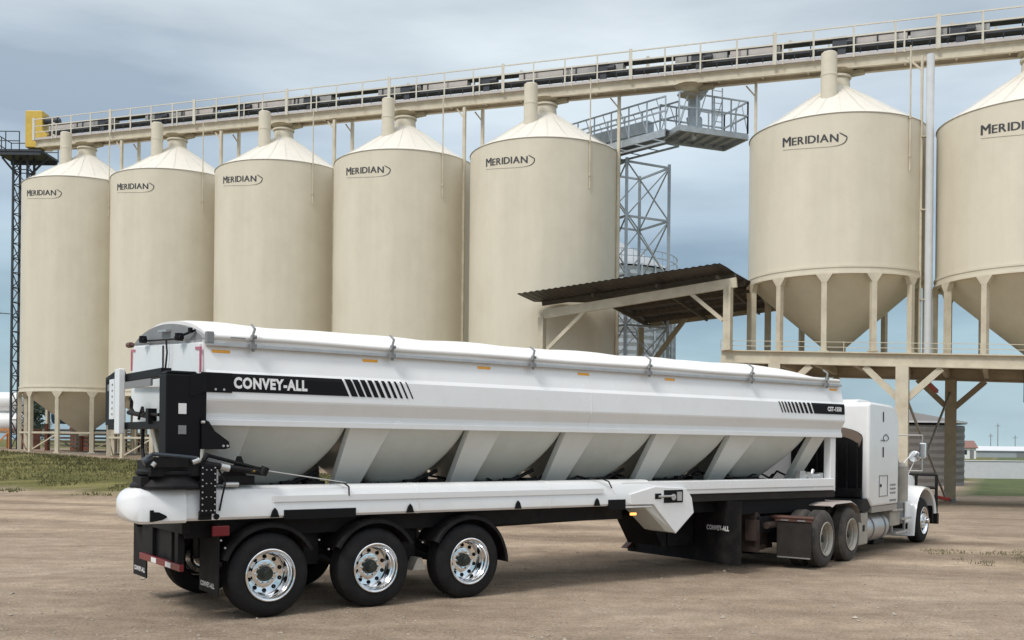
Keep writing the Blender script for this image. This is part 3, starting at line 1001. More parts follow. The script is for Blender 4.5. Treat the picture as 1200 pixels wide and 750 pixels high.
def catwalk():
    zd = 15.35
    A = Vector((7.0, 42.9, zd)); Bp = Vector((1.6, 48.4, zd))
    root = thing('catwalk', (8.3, 43.5, zd), 'grey galvanised catwalk with railed platform under the conveyor', 'catwalk')
    O = (8.3, 43.5, zd)
    P4 = [Vector((6.75, 42.2, zd)), Vector((9.85, 43.4, zd)), Vector((9.2, 45.1, zd)), Vector((6.2, 43.9, zd))]
    b = MB()
    b.add([p for p in P4] + [p - Vector((0, 0, 0.08)) for p in P4], [(0, 1, 2, 3), (7, 6, 5, 4), (0, 4, 5, 1), (1, 5, 6, 2), (2, 6, 7, 3), (3, 7, 4, 0)])
    for i in range(4):
        p, q = P4[i], P4[(i + 1) % 4]
        b.beam(p - Vector((0, 0, .16)), q - Vector((0, 0, .16)), 0.10, 0.20)
    for k in range(1, 6):
        u = k / 6
        b.beam(P4[0].lerp(P4[1], u) - Vector((0, 0, .14)), P4[3].lerp(P4[2], u) - Vector((0, 0, .14)), 0.06, 0.12)
    b.build('platform_deck', M['galv'], root, O)
    d = (Bp - Vector((6.5, 43.2, zd))).normalized(); nrm = Vector((-d.y, d.x, 0))
    S = Vector((6.6, 43.1, zd))
    L = 7.0
    b = MB()
    b.add([S + nrm * .45, S - nrm * .45, S + d * L - nrm * .45, S + d * L + nrm * .45] + [S + nrm * .45 - Vector((0, 0, .05)), S - nrm * .45 - Vector((0, 0, .05)), S + d * L - nrm * .45 - Vector((0, 0, .05)), S + d * L + nrm * .45 - Vector((0, 0, .05))],
          [(0, 1, 2, 3), (7, 6, 5, 4), (0, 4, 5, 1), (1, 5, 6, 2), (2, 6, 7, 3), (3, 7, 4, 0)])
    for s_ in (-0.47, 0.47):
        b.beam(S + nrm * s_ - Vector((0, 0, .18)), S + d * L + nrm * s_ - Vector((0, 0, .18)), 0.06, 0.30)
        b.beam(S + nrm * s_ - Vector((0, 0, .55)), S + d * L + nrm * s_ - Vector((0, 0, .55)), 0.06, 0.08)
        for k in range(8):
            b.beam(S + d * (L * k / 7) + nrm * s_ - Vector((0, 0, .55)), S + d * (L * min(7, k + 1) / 7) + nrm * s_ - Vector((0, 0, .2)), 0.04, 0.04)
    b.build('walkway_deck', M['galv'], root, O)
    b = MB()
    up = Vector((0, 0, 1))
    def rail(p, q, n):
        for h in (1.35, 0.75):
            b.beam(p + up * h, q + up * h, 0.06, 0.06)
        for k in range(n + 1):
            c = p.lerp(q, k / n)
            b.beam(c, c + up * 1.35, 0.06, 0.06)
            if k < n:
                b.beam(c + up * 0.05, p.lerp(q, (k + .5) / n) + up * 1.33, 0.03, 0.03)
    rail(P4[0], P4[1], 4); rail(P4[1], P4[2], 2); rail(P4[3], P4[2], 4)
    b.build('platform_railing', M['galv'], root, O)
    b = MB()
    rail(S + nrm * .45, S + d * L + nrm * .45, 7); rail(S - nrm * .45, S + d * L - nrm * .45, 7)
    b.build('walkway_railing', M['galv'], root, O)
    b = MB()
    c = (7.55, 43.3, 0)
    b.lathe([(0.12, zd - .3), (0.28, zd + 0.35), (0.33, zd + 0.6), (0.26, zd + 0.62), (0.26, zd + 1.35), (0.34, zd + 1.40), (0.6, zd + 1.75)], c=c, n=20, cap=True)
    b.box((7.35, 43.0, zd + 0.05), (7.85, 43.6, zd + 0.5))
    b.build('diverter_hopper', M['galv'], root, O, smooth=30)
    b = MB()
    b.path([(8.3, 43.2, zd), (8.3, 43.2, zd + 1.9)], 0.03); b.path([(8.75, 43.35, zd), (8.75, 43.35, zd + 1.9)], 0.03)
    for k in range(7):
        b.tube((8.3, 43.2, zd + 0.2 + k * 0.26), (8.75, 43.35, zd + 0.2 + k * 0.26), 0.018, 6)
    b.build('ladder', M['galv'], root, O)
    b = MB(); b.beam((5.9, 44.6, zd + 0.6), (3.2, 47.2, zd + 0.6), 0.5, 0.55); b.build('conveyor_casing', M['galv'], root, O, bevel=0.03)
catwalk()

def galv_bin():
    cx, cy = 6.9, 80.0
    root = thing('grain_bin', (cx, cy, 0), 'round corrugated galvanised grain bin far behind the lattice tower', 'grain bin')
    r = 5.6; ht = 15.4
    prof = []
    z = -0.2; k = 0
    while z < ht:
        prof.append((r + (0.05 if k % 2 else 0.0), z)); z += 0.28; k += 1
    MB().lathe(prof, n=64).build('wall', M['galvbin'], root)
    b = MB()
    for i in range(28):
        a = 2 * PI * i / 28
        b.beam((math.cos(a) * (r + .09), math.sin(a) * (r + .09), 0), (math.cos(a) * (r + .09), math.sin(a) * (r + .09), ht), 0.12, 0.12)
    b.build('stiffeners', M['galv'], root)
    MB().lathe([(r + 0.15, ht - 0.1), (0.5, ht + 3.0), (0.4, ht + 3.2)], n=40, cap=True).build('roof', M['galvbin'], root, smooth=10)
    b = MB()
    for i in range(40):
        a = 2 * PI * i / 40; a2 = 2 * PI * (i + 1) / 40
        for h in (0.5, 1.0):
            b.beam((math.cos(a) * (r + .2), math.sin(a) * (r + .2), ht + h), (math.cos(a2) * (r + .2), math.sin(a2) * (r + .2), ht + h), 0.06, 0.06)
        b.beam((math.cos(a) * (r + .2), math.sin(a) * (r + .2), ht - 0.1), (math.cos(a) * (r + .2), math.sin(a) * (r + .2), ht + 1.0), 0.05, 0.05)
    b.build('eave_railing', M['galv'], root)
galv_bin()

# ================================================================== LEFT DARK TOWER WITH CONVEYOR HEAD
def left_tower():
    cx, cy = -29.25, 61.0
    gz = ground_z(cx, cy)
    root = thing('lattice_tower', (cx, cy, gz), 'dark narrow lattice tower at the far left end of the conveyor', 'tower')
    hw = 0.42; top = 18.9 - gz
    cs = [(-hw, -hw), (hw, -hw), (hw, hw), (-hw, hw)]
    for c in cs:
        b = MB(); b.beam((c[0], c[1], -0.2), (c[0], c[1], top), 0.11, 0.11); b.build('leg', M['darksteel'], root)
    b = MB(); n = 20
    for i in range(4):
        p, q = cs[i], cs[(i + 1) % 4]
        for k in range(n):
            z0, z1 = top * k / n, top * (k + 1) / n
            b.beam((*p, z0), (*q, z0), 0.05, 0.05)
            b.beam((*(p if k % 2 else q), z0), (*(q if k % 2 else p), z1), 0.045, 0.045)
    for k in range(40):
        b.tube((hw + .12, -hw, top * k / 40), (hw + .12, hw, top * k / 40), 0.02, 5)
    b.build('lattice', M['darksteel'], root)
    b = MB()
    b.box((-1.35, -1.2, top), (1.55, 1.2, top + 0.12))
    b.beam((-1.3, 0, top - 0.05), (-0.4, 0, top - 1.1), 0.1, 0.1); b.beam((1.4, 0, top - 0.05), (0.4, 0, top - 1.1), 0.1, 0.1)
    b.beam((-1.3, -1.1, top - 0.1), (1.5, -1.1, top - 0.1), 0.12, 0.2); b.beam((-1.3, 1.1, top - 0.1), (1.5, 1.1, top - 0.1), 0.12, 0.2)
    b.build('platform', M['darksteel'], root)
    b = MB()
    pts = [(0.3, -1.2), (-1.35, -1.2), (-1.35, 1.2), (1.5, 1.2)]
    for h in (0.6, 1.15):
        for p, q in zip(pts[:-1], pts[1:]):
            b.tube((*p, top + h), (*q, top + h), 0.03, 6)
    for p in pts + [(-0.5, -1.2), (-1.35, 0), (0, 1.2)]:
        b.tube((*p, top), (*p, top + 1.15), 0.03, 6)
    b.build('railing', M['darksteel'], root)
    b = MB(); b.tube((-0.5, -0.5, 8.0 - 0), (-0.5 - 0.9, -0.6, 8.05), 0.03, 6); b.box((-1.75, -0.75, 7.98), (-1.1, -0.45, 8.12))
    b.build('yard_light', M['darksteel'], root)
    r2 = thing('drive_unit', (-27.9, 60.3, 19.15), 'yellow drive housing with black motor on top of the dark tower', 'machine')
    b = MB()
    b.prism([(-0.75, 0.0), (0.5, 0.0), (0.55, 0.75), (0.25, 1.0), (0.25, 2.15), (-0.75, 2.15)], -0.45, 0.45)
    b.build('housing', M['yellow'], r2, bevel=0.04)
    b = MB(); b.tube((0.30, -0.1, 1.62), (1.05, -0.1, 1.62), 0.26, 16); b.tube((1.05, -0.1, 1.62), (1.15, -0.1, 1.62), 0.18, 16); b.build('motor', M['darksteel'], r2, smooth=40)
    b = MB(); b.box((0.6, -0.4, 0.15), (1.9, 0.5, 0.95)); b.build('belt_guard', M['brownbelt'], r2, bevel=0.04)
left_tower()

# ================================================================== YARD THINGS ON THE LEFT
def tank_l(loc, r, L, label, dark=0.0):
    root = thing('storage_tank', loc, label, 'tank', 'white horizontal tanks stacked at the left edge')
    prof = [(0.01, 0), (r * .6, 0.05), (r * .92, 0.18), (r, 0.34), (r, L - .34), (r * .92, L - .18), (r * .6, L - .05), (0.01, L)]
    b = MB().lathe(prof, axis='y', n=32)
    b.xf(lambda x, y, z: (-y, x, z))
    b.build('shell', M['white'], root, smooth=50)
    b = MB()
    for h in (0.6, L - 0.7):
        q = MB().lathe([(r + .005, h), (r + 0.03, h), (r + .03, h + .08), (r + .005, h + .08)], axis='y', n=32)
        q.xf(lambda x, y, z: (-y, x, z)); b.add(q.v, q.f)
    b.build('strap', M['grey'], root, smooth=30)
tank_l((-29.7, 62.5, 3.05), 0.62, 5.0, 'lower white horizontal tank at the left edge')
tank_l((-29.9, 62.9, 4.33), 0.62, 5.0, 'upper white horizontal tank stacked at the left edge')
gz = ground_z(-30.5, 60.5)
root = thing('tank_cradle', (-30.5, 61.6, gz), 'orange steel frame stand under the white tanks at the left edge', 'stand')
b = MB()
for x in (-1.6, -0.5, 0.55):
    b.beam((x, -0.5, 0), (x, -0.5, 1.1), 0.14, 0.14); b.beam((x, 1.4, 0), (x, 1.4, 1.1), 0.14, 0.14)
b.build('uprights', M['orange'], root)
b = MB()
b.box((-2.4, -0.58, 1.1), (0.7, -0.42, 1.22)); b.box((-2.4, 1.32, 1.1), (0.7, 1.48, 1.22)); b.beam((-1.5, -0.5, 0.1), (-0.5, -0.5, 1.05), 0.06, 0.08)
b.beam((-.45, -0.5, 0.1), (.5, -0.5, 1.05), 0.06, 0.08)
b.build('rails', M['orange'], root)
boxes = [(-29.0, 61.6, 0.9, 0.8, 1.15, 'rust', 'rust brown crate standing between the orange stand and dark tower'),
         (-26.0, 62.0, 1.1, 1.0, 2.6, 'rust', 'tall rust brown box behind the leftmost silo legs'),
         (-21.6, 60.5, 1.3, 0.9, 1.0, 'rust', 'low rust brown box under the right side of the leftmost silo')]
for x, y, w, d_, h, mm, lab in boxes:
    g = ground_z(x, y)
    b = MB(); b.box((-w / 2, -d_ / 2, 0), (w / 2, d_ / 2, h)); b.box((-w / 2 - .03, -d_ / 2 - .03, h * .45), (w / 2 + .03, d_ / 2 + .03, h * .52)); b.box((-w / 2 - .04, -d_ / 2 - .04, h), (w / 2 + .04, d_ / 2 + .04, h + .06))
    o = b.build('crate', M[mm], bevel=0.015); o.location = (x, y, g); tag(o, lab, 'crate')
def drum(x, y, z, r, h, m, label, name='drum', horiz=False):
    b = MB().lathe([(0.01, 0), (r, 0), (r, h * .32), (r * 1.04, h * .34), (r, h * .36), (r, h * .64), (r * 1.04, h * .66), (r, h * .68), (r, h), (r * .9, h), (r * .88, h - .03), (0.01, h - .03)], n=28)
    if horiz: b.xf(lambda a, c, d: (d, c, a + r))
    o = b.build(name, M[m], smooth=35); o.location = (x, y, z); tag(o, label, name)
g = ground_z(-25.0, 58.0)
drum(-26.3, 58.8, g + 1.55, 0.42, 0.85, 'blue', 'blue plastic drum lying under the leftmost silo', horiz=True)
drum(-25.45, 58.8, g + 1.6, 0.34, 0.9, 'whitewall', 'pale drum lying right of the blue drum under the leftmost silo', horiz=True)
root = thing('timber_rack', (-24.6, 59.2, g), 'low rack of grey timber under the leftmost silo', 'rack')
b = MB()
for k in range(5):
    b.box((-2.3, -0.6, 0.25 + k * 0.22), (2.3, 0.6, 0.37 + k * 0.22))
b.build('boards', M['timber'], root)
b = MB()
for x in (-2.0, 0, 2.0): b.box((x - .08, -0.75, 0), (x + .08, -0.62, 1.55)); b.box((x - .08, 0.62, 0), (x + .08, 0.75, 1.55))
b.build('uprights', M['rust'], root)

# far trees at the left
def far_tree(x, y, z, h, w, seed, label):
    root = thing('tree', (x, y, z), label, 'tree', 'far trees at the left horizon')
    b = MB(); b.tube((0, 0, 0), (0.1, 0, h * .5), 0.25, 8, 0.12); 
    rnd = random.Random(seed)
    for k in range(6):
        a = rnd.random() * 6.28; b.tube((0.05, 0, h * (.25 + .04 * k)), (math.cos(a) * w * .5, math.sin(a) * w * .5, h * (.5 + .05 * k)), 0.08, 5, 0.03)
    b.build('trunk', M['bark'], root)
    b = MB()
    cl = [(math.cos(rnd.random() * 6.28) * w * .38 * rnd.random(), math.sin(rnd.random() * 6.28) * w * .38 * rnd.random(), h * (.35 + .6 * rnd.random())) for _ in range(16)]
    for c in cl:
        for k in range(130):
            v = Vector((rnd.gauss(0, 1), rnd.gauss(0, 1), rnd.gauss(0, .8))).normalized() * w * .2 * rnd.random() ** .4
            p = Vector(c) + v
            q = [Vector((rnd.gauss(0, 1), rnd.gauss(0, 1), rnd.gauss(0, 1))) * 0.2 for _ in range(3)]
            b.add([p + q[0], p + q[1], p + q[2]], [(0, 1, 2)])
    b.build('crown', M['leaf'], root)
far_tree(-84, 160, 0, 12.5, 10, 1, 'tall hazy tree at the left horizon above the white tanks')
far_tree(-77.5, 166, 0, 8.5, 7, 2, 'small hazy tree beside the dark tower at the left horizon')

# ================================================================== FAR RIGHT
b = MB(); b.box((0, 0, -0.3), (90, 0.3, 1.22)); b.box((0, -0.05, 1.22), (90, 0.35, 1.28))
o = b.build('low_wall', M['whitewall'], bevel=0.02); o.location = (28.0, 73.0, 0); o.rotation_euler = (0, R(0.0), R(-3)); tag(o, 'long low pale wall behind the lawn at the right', 'wall')
def shed(loc, rz, L, W, hw_, hr, mw, mr, label, cat='shed', name='shed', doors=()):
    root = thing(name, loc, label, cat, rz=rz)
    MB().box((0, 0, -0.2), (L, W, hw_)).build('wall', M[mw], root)
    b = MB().prism([(-0.3, hw_ - 0.05), (W / 2, hr), (W + .3, hw_ - 0.05), (W + .3, hw_ + .1), (W / 2, hr + .15), (-.3, hw_ + .1)], -.3, L + .3, 'x')
    b.build('roof', M[mr], root)
    g = MB().prism([(0.01, hw_), (W / 2, hr), (W - 0.01, hw_)], 0.01, L - 0.01, 'x'); g.build('gable', M[mw], root)
    for (x, z0, w, h, nm) in doors:
        MB().box((x, -0.06, z0), (x + w, -0.012, z0 + h)).build(nm, M['glass'] if nm == 'window' else M['grey'], root)
    return root
shed((113, 250, 0), R(-3), 120, 14, 1.6, 2.6, 'shedgrey', 'whitewall', 'very long low grey shed on the right horizon', doors=((10, 0, 5, 1.3, 'door'), (40, 0, 5, 1.3, 'door'), (80, 0, 5, 1.3, 'door')))
r_ = shed((92.2, 210, 0), R(0), 3.0, 3.4, 2.2, 3.6, 'white', 'roofred', 'small white house with pitched roof left of the long shed', 'house', 'house', doors=((0.4, 0.9, 0.7, 0.9, 'window'), (1.7, 0.0, 0.8, 1.8, 'door')))
shed((70.2, 175, 0), R(4), 7.0, 6, 1.7, 3.6, 'shedwall', 'roofred', 'dull red roofed building just right of the platform column', 'house', 'house', doors=((2, 0.6, 1, .9, 'window'),))
for k, (x, h, lab) in enumerate(((121, 6.0, 'left of the three far poles above the long shed'), (122.8, 8.6, 'tallest of the three far poles above the long shed'), (127.2, 5.6, 'right of the three far poles above the long shed'))):
    b = MB(); b.tube((0, 0, 0), (0, 0, h), 0.14, 8, 0.1); b.box((-0.6, -0.06, h - .7), (0.6, 0.06, h - .55))
    o = b.build('utility_pole', M['grey']); o.location = (x * 1.012, 262, 0); tag(o, 'thin grey utility pole, ' + lab, 'pole', 'far utility poles')
def dark_bin():
    root = thing('grain_bin', (22.9, 60, 0), 'squat brown-grey bin with white rim behind the platform columns', 'grain bin')
    prof = []; z = -.2; k = 0
    while z < 3.55: prof.append((3.3 + (.03 if k % 2 else 0), z)); z += 0.2; k += 1
    MB().lathe(prof, n=64).build('wall', M['shedwall'], root)
    MB().lathe([(3.42, 3.5), (3.42, 3.62), (0.3, 4.25)], n=40, cap=True).build('roof', M['shedwall'], root, smooth=20)
    MB().lathe([(3.43, 3.52), (3.46, 3.52), (3.46, 3.62), (3.43, 3.62)], n=64).build('rim', M['whitewall'], root)
dark_bin()
root = thing('farm_hitch', (16.45, 40.2, 0), 'red implement drawbar lying on the ground past the truck', 'implement')
b = MB(); b.beam((-0.9, 0.5, 0.40), (0.65, -0.4, 0.12), 0.10, 0.12); b.beam((-0.9, -0.5, 0.34), (0.65, -0.4, 0.10), 0.08, 0.10); b.build('drawbar', M['redp'], root, bevel=0.02)
b = MB(); b.box((-1.6, -0.7, 0.25), (-0.8, 0.7, 0.42)); b.build('frame', M['redp'], root, bevel=0.03)
b = MB(); b.lathe([(0.12, -.08), (0.34, -.08), (0.36, 0), (0.34, .08), (0.12, .08)], c=(-1.5, -0.85, 0.35), n=24, axis='y'); b.build('wheel', M['rubber'], root, smooth=40)
b = MB(); b.box((0.62, -0.48, 0.0), (0.78, -0.34, 0.16)); b.build('jack', M['grey'], root)

# ================================================================== WHEELS
def tyre_mesh(r=0.505, w=0.36, rimr=0.30):
    prof = [(rimr - .005, 0.03), (rimr + .02, 0.004), (rimr + .06, -0.002), (rimr + 0.10, 0.0), (r - 0.065, 0.008), (r - 0.03, 0.022), (r - 0.008, 0.05)]
    n_g = 4
    y0, y1 = 0.055, w - 0.055
    for k in range(n_g + 1):
        a = y0 + (y1 - y0) * k / (n_g + 1); b_ = y0 + (y1 - y0) * (k + 1) / (n_g + 1)
        prof += [(r, a + .006), (r, b_ - .006)]
        if k < n_g: prof += [(r - .014, b_ - .004), (r - .014, b_ + .004)]
    prof += [(r - 0.008, w - .05), (r - .03, w - .022), (r - .065, w - .008), (rimr + .10, w), (rimr + .02, w), (rimr - .005, w - .03)]
    return prof
def make_wheel(parent, x, y, z, r=0.505, w=0.36, rimr=0.30, outward=-1, mt='rubber', dish=0.19, rim_mat='chrome', bright_hub=False):
    """outer face at y, wheel body extends inwards (+y when outward=-1)"""
    s = -outward
    def place(b): return b.xf(lambda a, c, d: (x + a, y + s * c, z + d))
    prof = tyre_mesh(r, w, rimr)
    t = place(MB().lathe(prof, n=72, axis='y')).build('wheel', M[mt], parent, smooth=35)
    # raised sidewall ring
    R0 = rimr
    b = MB().lathe([(R0 + .012, 0.002), (R0 + .016, -0.012), (R0 + .006, -0.018), (R0 - 0.008, -0.012), (R0 - .016, 0.012), (R0 - .03, 0.03), (R0 - .034, 0.06), (R0 - .045, 0.075), (R0 - .05, dish - .02), (R0 - 0.065, dish), (0.175, dish + 0.012), (0.165, dish - .015), (0.14, dish - 0.02), (0.10, dish - .02), (0.005, dish + .01)], n=64, axis='y')
    for i in range(10):
        a = 2 * PI * i / 10
        c = (0.118 * math.cos(a), 0, 0.118 * math.sin(a))
        b.lathe([(0.014, dish - .015), (0.014, dish - .050), (0.009, dish - .058), (0.002, dish - .059)], c=c, n=8, axis='y')
    nf = len(b.f)
    for i in range(10):
        a = 2 * PI * (i + .5) / 10
        c = ((R0 - 0.095) * math.cos(a), 0, (R0 - 0.095) * math.sin(a))
        b.lathe([(0.005, dish - .004), (0.026, dish - .004), (0.026, dish + .02)], c=c, n=14, axis='y')
    ro = place(b).build('rim', M[rim_mat], t, smooth=28)
    ro.data.materials.append(M['black'])
    for p in ro.data.polygons:
        if p.index >= nf: p.material_index = 1
    b = MB().lathe([(0.088, dish - .015), (0.088, dish - .06), (0.078, dish - .075), (0.066, dish - .08), (0.062, dish - .12), (0.045, dish - .135), (0.005, dish - .137)], n=28, axis='y')
    place(b).build('hub', M['chrome'] if bright_hub else M['hubdark'], t, smooth=30)
    return t

def decal_side(txt_parts, m, parent, x0, z0, y, name='lettering'):
    """lettering on the plane y=const, reading along +x"""
    b = MB()
    for v, f, dx in txt_parts:
        b.add([(x0 + p[0] + dx, y, z0 + p[1]) for p in v], f)
    return b.build(name, m, parent)

# ================================================================== TRAILER
# local x forward, y away from the camera side (near face of the wheels at y=0), z up
TO = (-2.879, 12.28); TD = (0.8113, 0.5847)
trz = math.atan2(TD[1], TD[0])
TR = thing('grain_trailer', (TO[0], TO[1], 0), 'long white hopper trailer with black stripe and rolled tarp', 'trailer', rz=trz)

def lean(x, y, z):
    k = max(0.0, min(1.0, (z - 2.3) / 0.6))
    if y > 0.2: y = 0.2 + (y - 0.2) * 1.20
    return (x, y, z + 0.055 * max(0, y) * k)

YC = 1.30
half = [(1.17, 3.28), (1.18, 3.22), (1.255, 2.93), (1.285, 2.88), (1.30, 2.60), (1.295, 2.575), (1.225, 2.452), (1.215, 2.43), (1.215, 2.385), (1.225, 2.375), (1.225, 2.30)]
def tub():
    def loop(x, inset=0.0, k=1.0):
        L = [(x, YC - (h - inset) * k, z) for h, z in half]
        Rr = [(x, YC + (h - inset) * k, z) for h, z in half[::-1]]
        return [lean(*p) for p in L + Rr]
    b = MB()
    b.loft([loop(-0.80), loop(-0.78), loop(2.0), loop(5.0), loop(8.0), loop(11.03), loop(11.06)])
    o = b.build('tub', M['white'], TR, smooth=12, bevel=0.0)
    # horizontal lip strip
    s = MB(); s.box((-0.79, YC - 1.25, 2.285), (11.05, YC - 1.205, 2.36)); s.build('lower_lip', M['white'], TR, bevel=0.008)
    # vertical panel seams on the side, very shallow
    s = MB()
    for x in (5.0,):
        pr = [(h + .002, z) for h, z in half]
        for (h0, z0), (h1, z1) in zip(pr[:-1], pr[1:]):
            s.beam((x, YC - h0, z0), (x, YC - h1, z1), 0.006, 0.003, up=(1, 0, 0))
    s.build('panel_seam', M['white'], TR)
    # rear panel: raised frame, seam, red tape
    p = MB()
    def rp(y0, y1, z0, z1, x0=-0.835, x1=-0.795):
        q = MB().box((x0, y0, z0), (x1, y1, z1)); q.xf(lean); p.add(q.v, q.f)
    rp(0.18, 2.42, 2.86, 3.24); rp(0.14, 2.46, 2.72, 2.84, -0.86)
    p.build('rear_panel', M['white'], TR, bevel=0.012)
    s = MB(); q = MB().box((-0.85, 1.285, 2.90), (-0.834, 1.305, 3.23)); q.xf(lean); s.add(q.v, q.f); s.path([(-0.87, 1.30, 3.36), (-0.87, 1.26, 3.2), (-0.87, 1.32, 3.0), (-0.87, 1.3, 2.8)], 0.012); s.build('rear_seam_hose', M['blackm'], TR)
    t = MB()
    for (y0, y1, z0, z1) in ((0.10, 0.135, 2.90, 3.16), (0.10, 0.27, 3.16, 3.195), (2.465, 2.50, 2.90, 3.16), (2.34, 2.50, 3.16, 3.195)):
        q = MB().box((-0.845, y0, z0), (-0.83, y1, z1)); q.xf(lean); t.add(q.v, q.f)
    t.build('red_tape', M['pink'], TR)
    # aluminium arch cap and gasket bar at the rear
    a = MB(); n = 24; y0, y1 = 0.14, 2.46
    def arc(u): return 3.29 + 0.215 * (1 - (2 * u - 1) ** 2) ** 0.8 if 0 < u < 1 else 3.29
    poly = [(y0 + (y1 - y0) * i / n, arc(i / n)) for i in range(n + 1)]
    poly += [(y1, 3.25), (y0, 3.25)]
    q = MB().prism(poly, -0.80, -0.72, 'x'); q.xf(lean); a.add(q.v, q.f)
    a.build('rear_bow', M['grey'], TR, smooth=30)
    k = MB()
    def tb(p, q_, r): 
        k.tube(lean(*p), lean(*q_), r, 8)
    tb((-0.85, 0.62, 3.30), (-0.85, 1.85, 3.30), 0.012)
    for y in (0.62, 1.86):
        tb((-0.90, y, 3.27), (-0.90, y, 3.36), 0.05); tb((-0.90, y - .09, 3.31), (-0.90, y + .09, 3.31), 0.028)
    tb((-0.88, 0.62, 3.33), (-0.82, 0.34, 3.39), 0.016); tb((-.86, .38, 3.36), (-.86, .38, 3.42), 0.028)
    k.build('rear_latch_bar', M['black'], TR, smooth=40)
    e = MB(); q = MB().box((-0.86, 1.15, 3.40), (-0.815, 1.45, 3.43)); q.xf(lean); e.add(q.v, q.f); e.build('bow_handle', M['alu'], TR)
    # side marker arm at far side
    e = MB(); q = MB().tube((-0.8, 2.48, 3.27), (-0.8, 2.72, 3.265), 0.018, 6); q.xf(lean); e.add(q.v, q.f); q = MB().tube((-0.8, 2.6, 3.265), (-0.8, 2.74, 3.265), 0.04, 8); q.xf(lean); e.add(q.v, q.f); e.build('marker_arm', M['brownbelt'], TR)
tub()

def tarp():
    n = 26; nx = 90
    loops = []
    rnd = random.Random(2)
    for j in range(nx + 1):
        x = -0.74 + (11.02 + 0.74) * j / nx
        L = []
        endk = smooth01((11.02 - x) / 0.9)
        endr = smooth01((x + 0.74) / 0.15) * .04 + .96
        bowk = 0.5 + 0.5 * math.cos((x + 0.3) * 2 * PI / 1.95)      # sags between the bows
        crown = (0.245 + 0.018 * bowk) * (0.45 + 0.55 * endk) * endr
        for i in range(n + 1):
            u = i / n
            y = 0.075 + 2.45 * u
            z = 3.295 + crown * (1 - abs(2 * u - 1) ** 2.6)
            z += 0.006 * math.sin(x * 5.1 + u * 9) + 0.008 * (vnoise(x * 2.2, u * 7) - .5)
            L.append(lean(x, y, z))
        L2 = [lean(x, 0.075 + 2.45 * (1 - i / n), 3.26) for i in (0, n)]
        loops.append(L + L2)
    b = MB().loft(loops)
    o = b.build('tarp', M['tarp'], TR, smooth=40)
    # roll tube along the near edge with a wavy hem
    h = MB()
    pts = []
    for j in range(70):
        x = -0.72 + 11.7 * j / 69
        pts.append((x, 0.085 + 0.004 * math.sin(x * 3.0), 3.325 + 0.005 * math.sin(x * 2.1 + 1)))
    vs = []
    for p, q in zip(pts[:-1], pts[1:]):
        h.tube(p, q, 0.034, 12, cap=False)
    h.build('tarp_roll', M['tarp'], TR, smooth=60)
    r = MB(); r.box((-0.78, 0.055, 3.215), (11.03, 0.125, 3.262)); r.build('top_rail', M['alu'], TR, bevel=0.006)
    f = MB().box((-0.79, 0.045, 3.24), (-0.70, 0.12, 3.38)); f.build('end_cap', M['grey'], TR, bevel=0.01)
    for x in (-0.24, 1.64, 3.92, 6.18, 8.54, 10.54):
        l = MB()
        l.tube((x, 0.02, 3.17), (x, 0.02, 3.33), 0.020, 8)
        l.tube((x - .03, 0.0, 3.30), (x + .015, 0.01, 3.44), 0.016, 8)
        l.box((x - .035, -0.01, 3.20), (x + .035, 0.05, 3.26))
        l.tube((x - .03, .012, 3.345), (x + .04, .012, 3.345), 0.022, 8)
        l.tube((x + .015, 0.01, 3.44), (x + .015, 0.11, 3.50), 0.014, 8)
        l.build('tarp_latch', M['grey'], TR, smooth=40)
    e = MB().box((-0.52, 0.000, 3.31), (-0.34, 0.012, 3.325)); e.build('roll_label', M['grey'], TR)
tarp()
for x in (-0.60, 1.36, 3.13, 4.92, 6.70, 10.84):
    hx = 0.11
    MB().box((x - hx, 0.095, 3.135), (x + hx, 0.115, 3.175)).build('amber_reflector', M['amber'], TR, bevel=0.006)

def side_y(z):
    pr = sorted([(z_, YC - h) for h, z_ in half])
    for (z0, y0), (z1, y1) in zip(pr[:-1], pr[1:]):
        if z0 <= z <= z1: return y0 + (y1 - y0) * (z - z0) / max(1e-6, z1 - z0)
    return 0
def stripe(poly, off, m, name, parent=TR):
    """decal following the side profile; poly rows are (x, z)"""
    b = MB()
    b.add([(x, side_y(z) - off, z) for x, z in poly], [tuple(range(len(poly)))])
    return b
zs0, zs1 = 2.685, 2.90
def band(x0, x1, sh, off=0.006, z0=zs0, z1=zs1, x0s=None):
    rows = []
    zz = [z0, 2.76, 2.86, z1] if z1 > 2.86 else [z0, z1]
    b = MB(); vs = []
    x0s = sh if x0s is None else x0s
    for z in zz:
        k = (z1 - z) / (z1 - z0)
        vs += [(x0 + x0s * k, side_y(z) - off, z), (x1 + sh * k, side_y(z) - off, z)]
    b.add(vs, [(2 * i, 2 * i + 1, 2 * i + 3, 2 * i + 2) for i in range(len(zz) - 1)])
    return b
st = band(-0.79, 0.92, 0.10, x0s=0.0)
x = 0.955
for k in range(10):
    w = 0.088 * (1 - k / 11.5)
    q = band(x, x + w, 0.10); st.add(q.v, q.f); x += w + 0.022 + 0.0045 * k
st.build('black_stripe', M['black'], TR)
st = band(10.10, 11.05, 0.0, x0s=0.08, z0=2.705, z1=2.895)
x = 9.22
for k in range(9):
    w = 0.028 + 0.006 * k
    q = band(x, x + w, 0.09, z0=2.705, z1=2.895); st.add(q.v, q.f); x += w + 0.046
st.build('black_stripe', M['black'], TR)
def wrap_text(parts, x0, z0, off, m, name):
    b = MB()
    for v, f, dx in parts:
        b.add([(x0 + p[0] + dx, side_y(z0 + p[1]) - off, z0 + p[1]) for p in v], f)
    return b.build(name, m, TR)
def line(txt, size, width, bold, shear=0):
    v, f = text_mesh(txt, size, bold, 1.0, shear)
    x0 = min(p[0] for p in v); x1 = max(p[0] for p in v)
    k = width / (x1 - x0)
    return [([((p[0] - x0) * k, p[1]) for p in v], f, 0)]
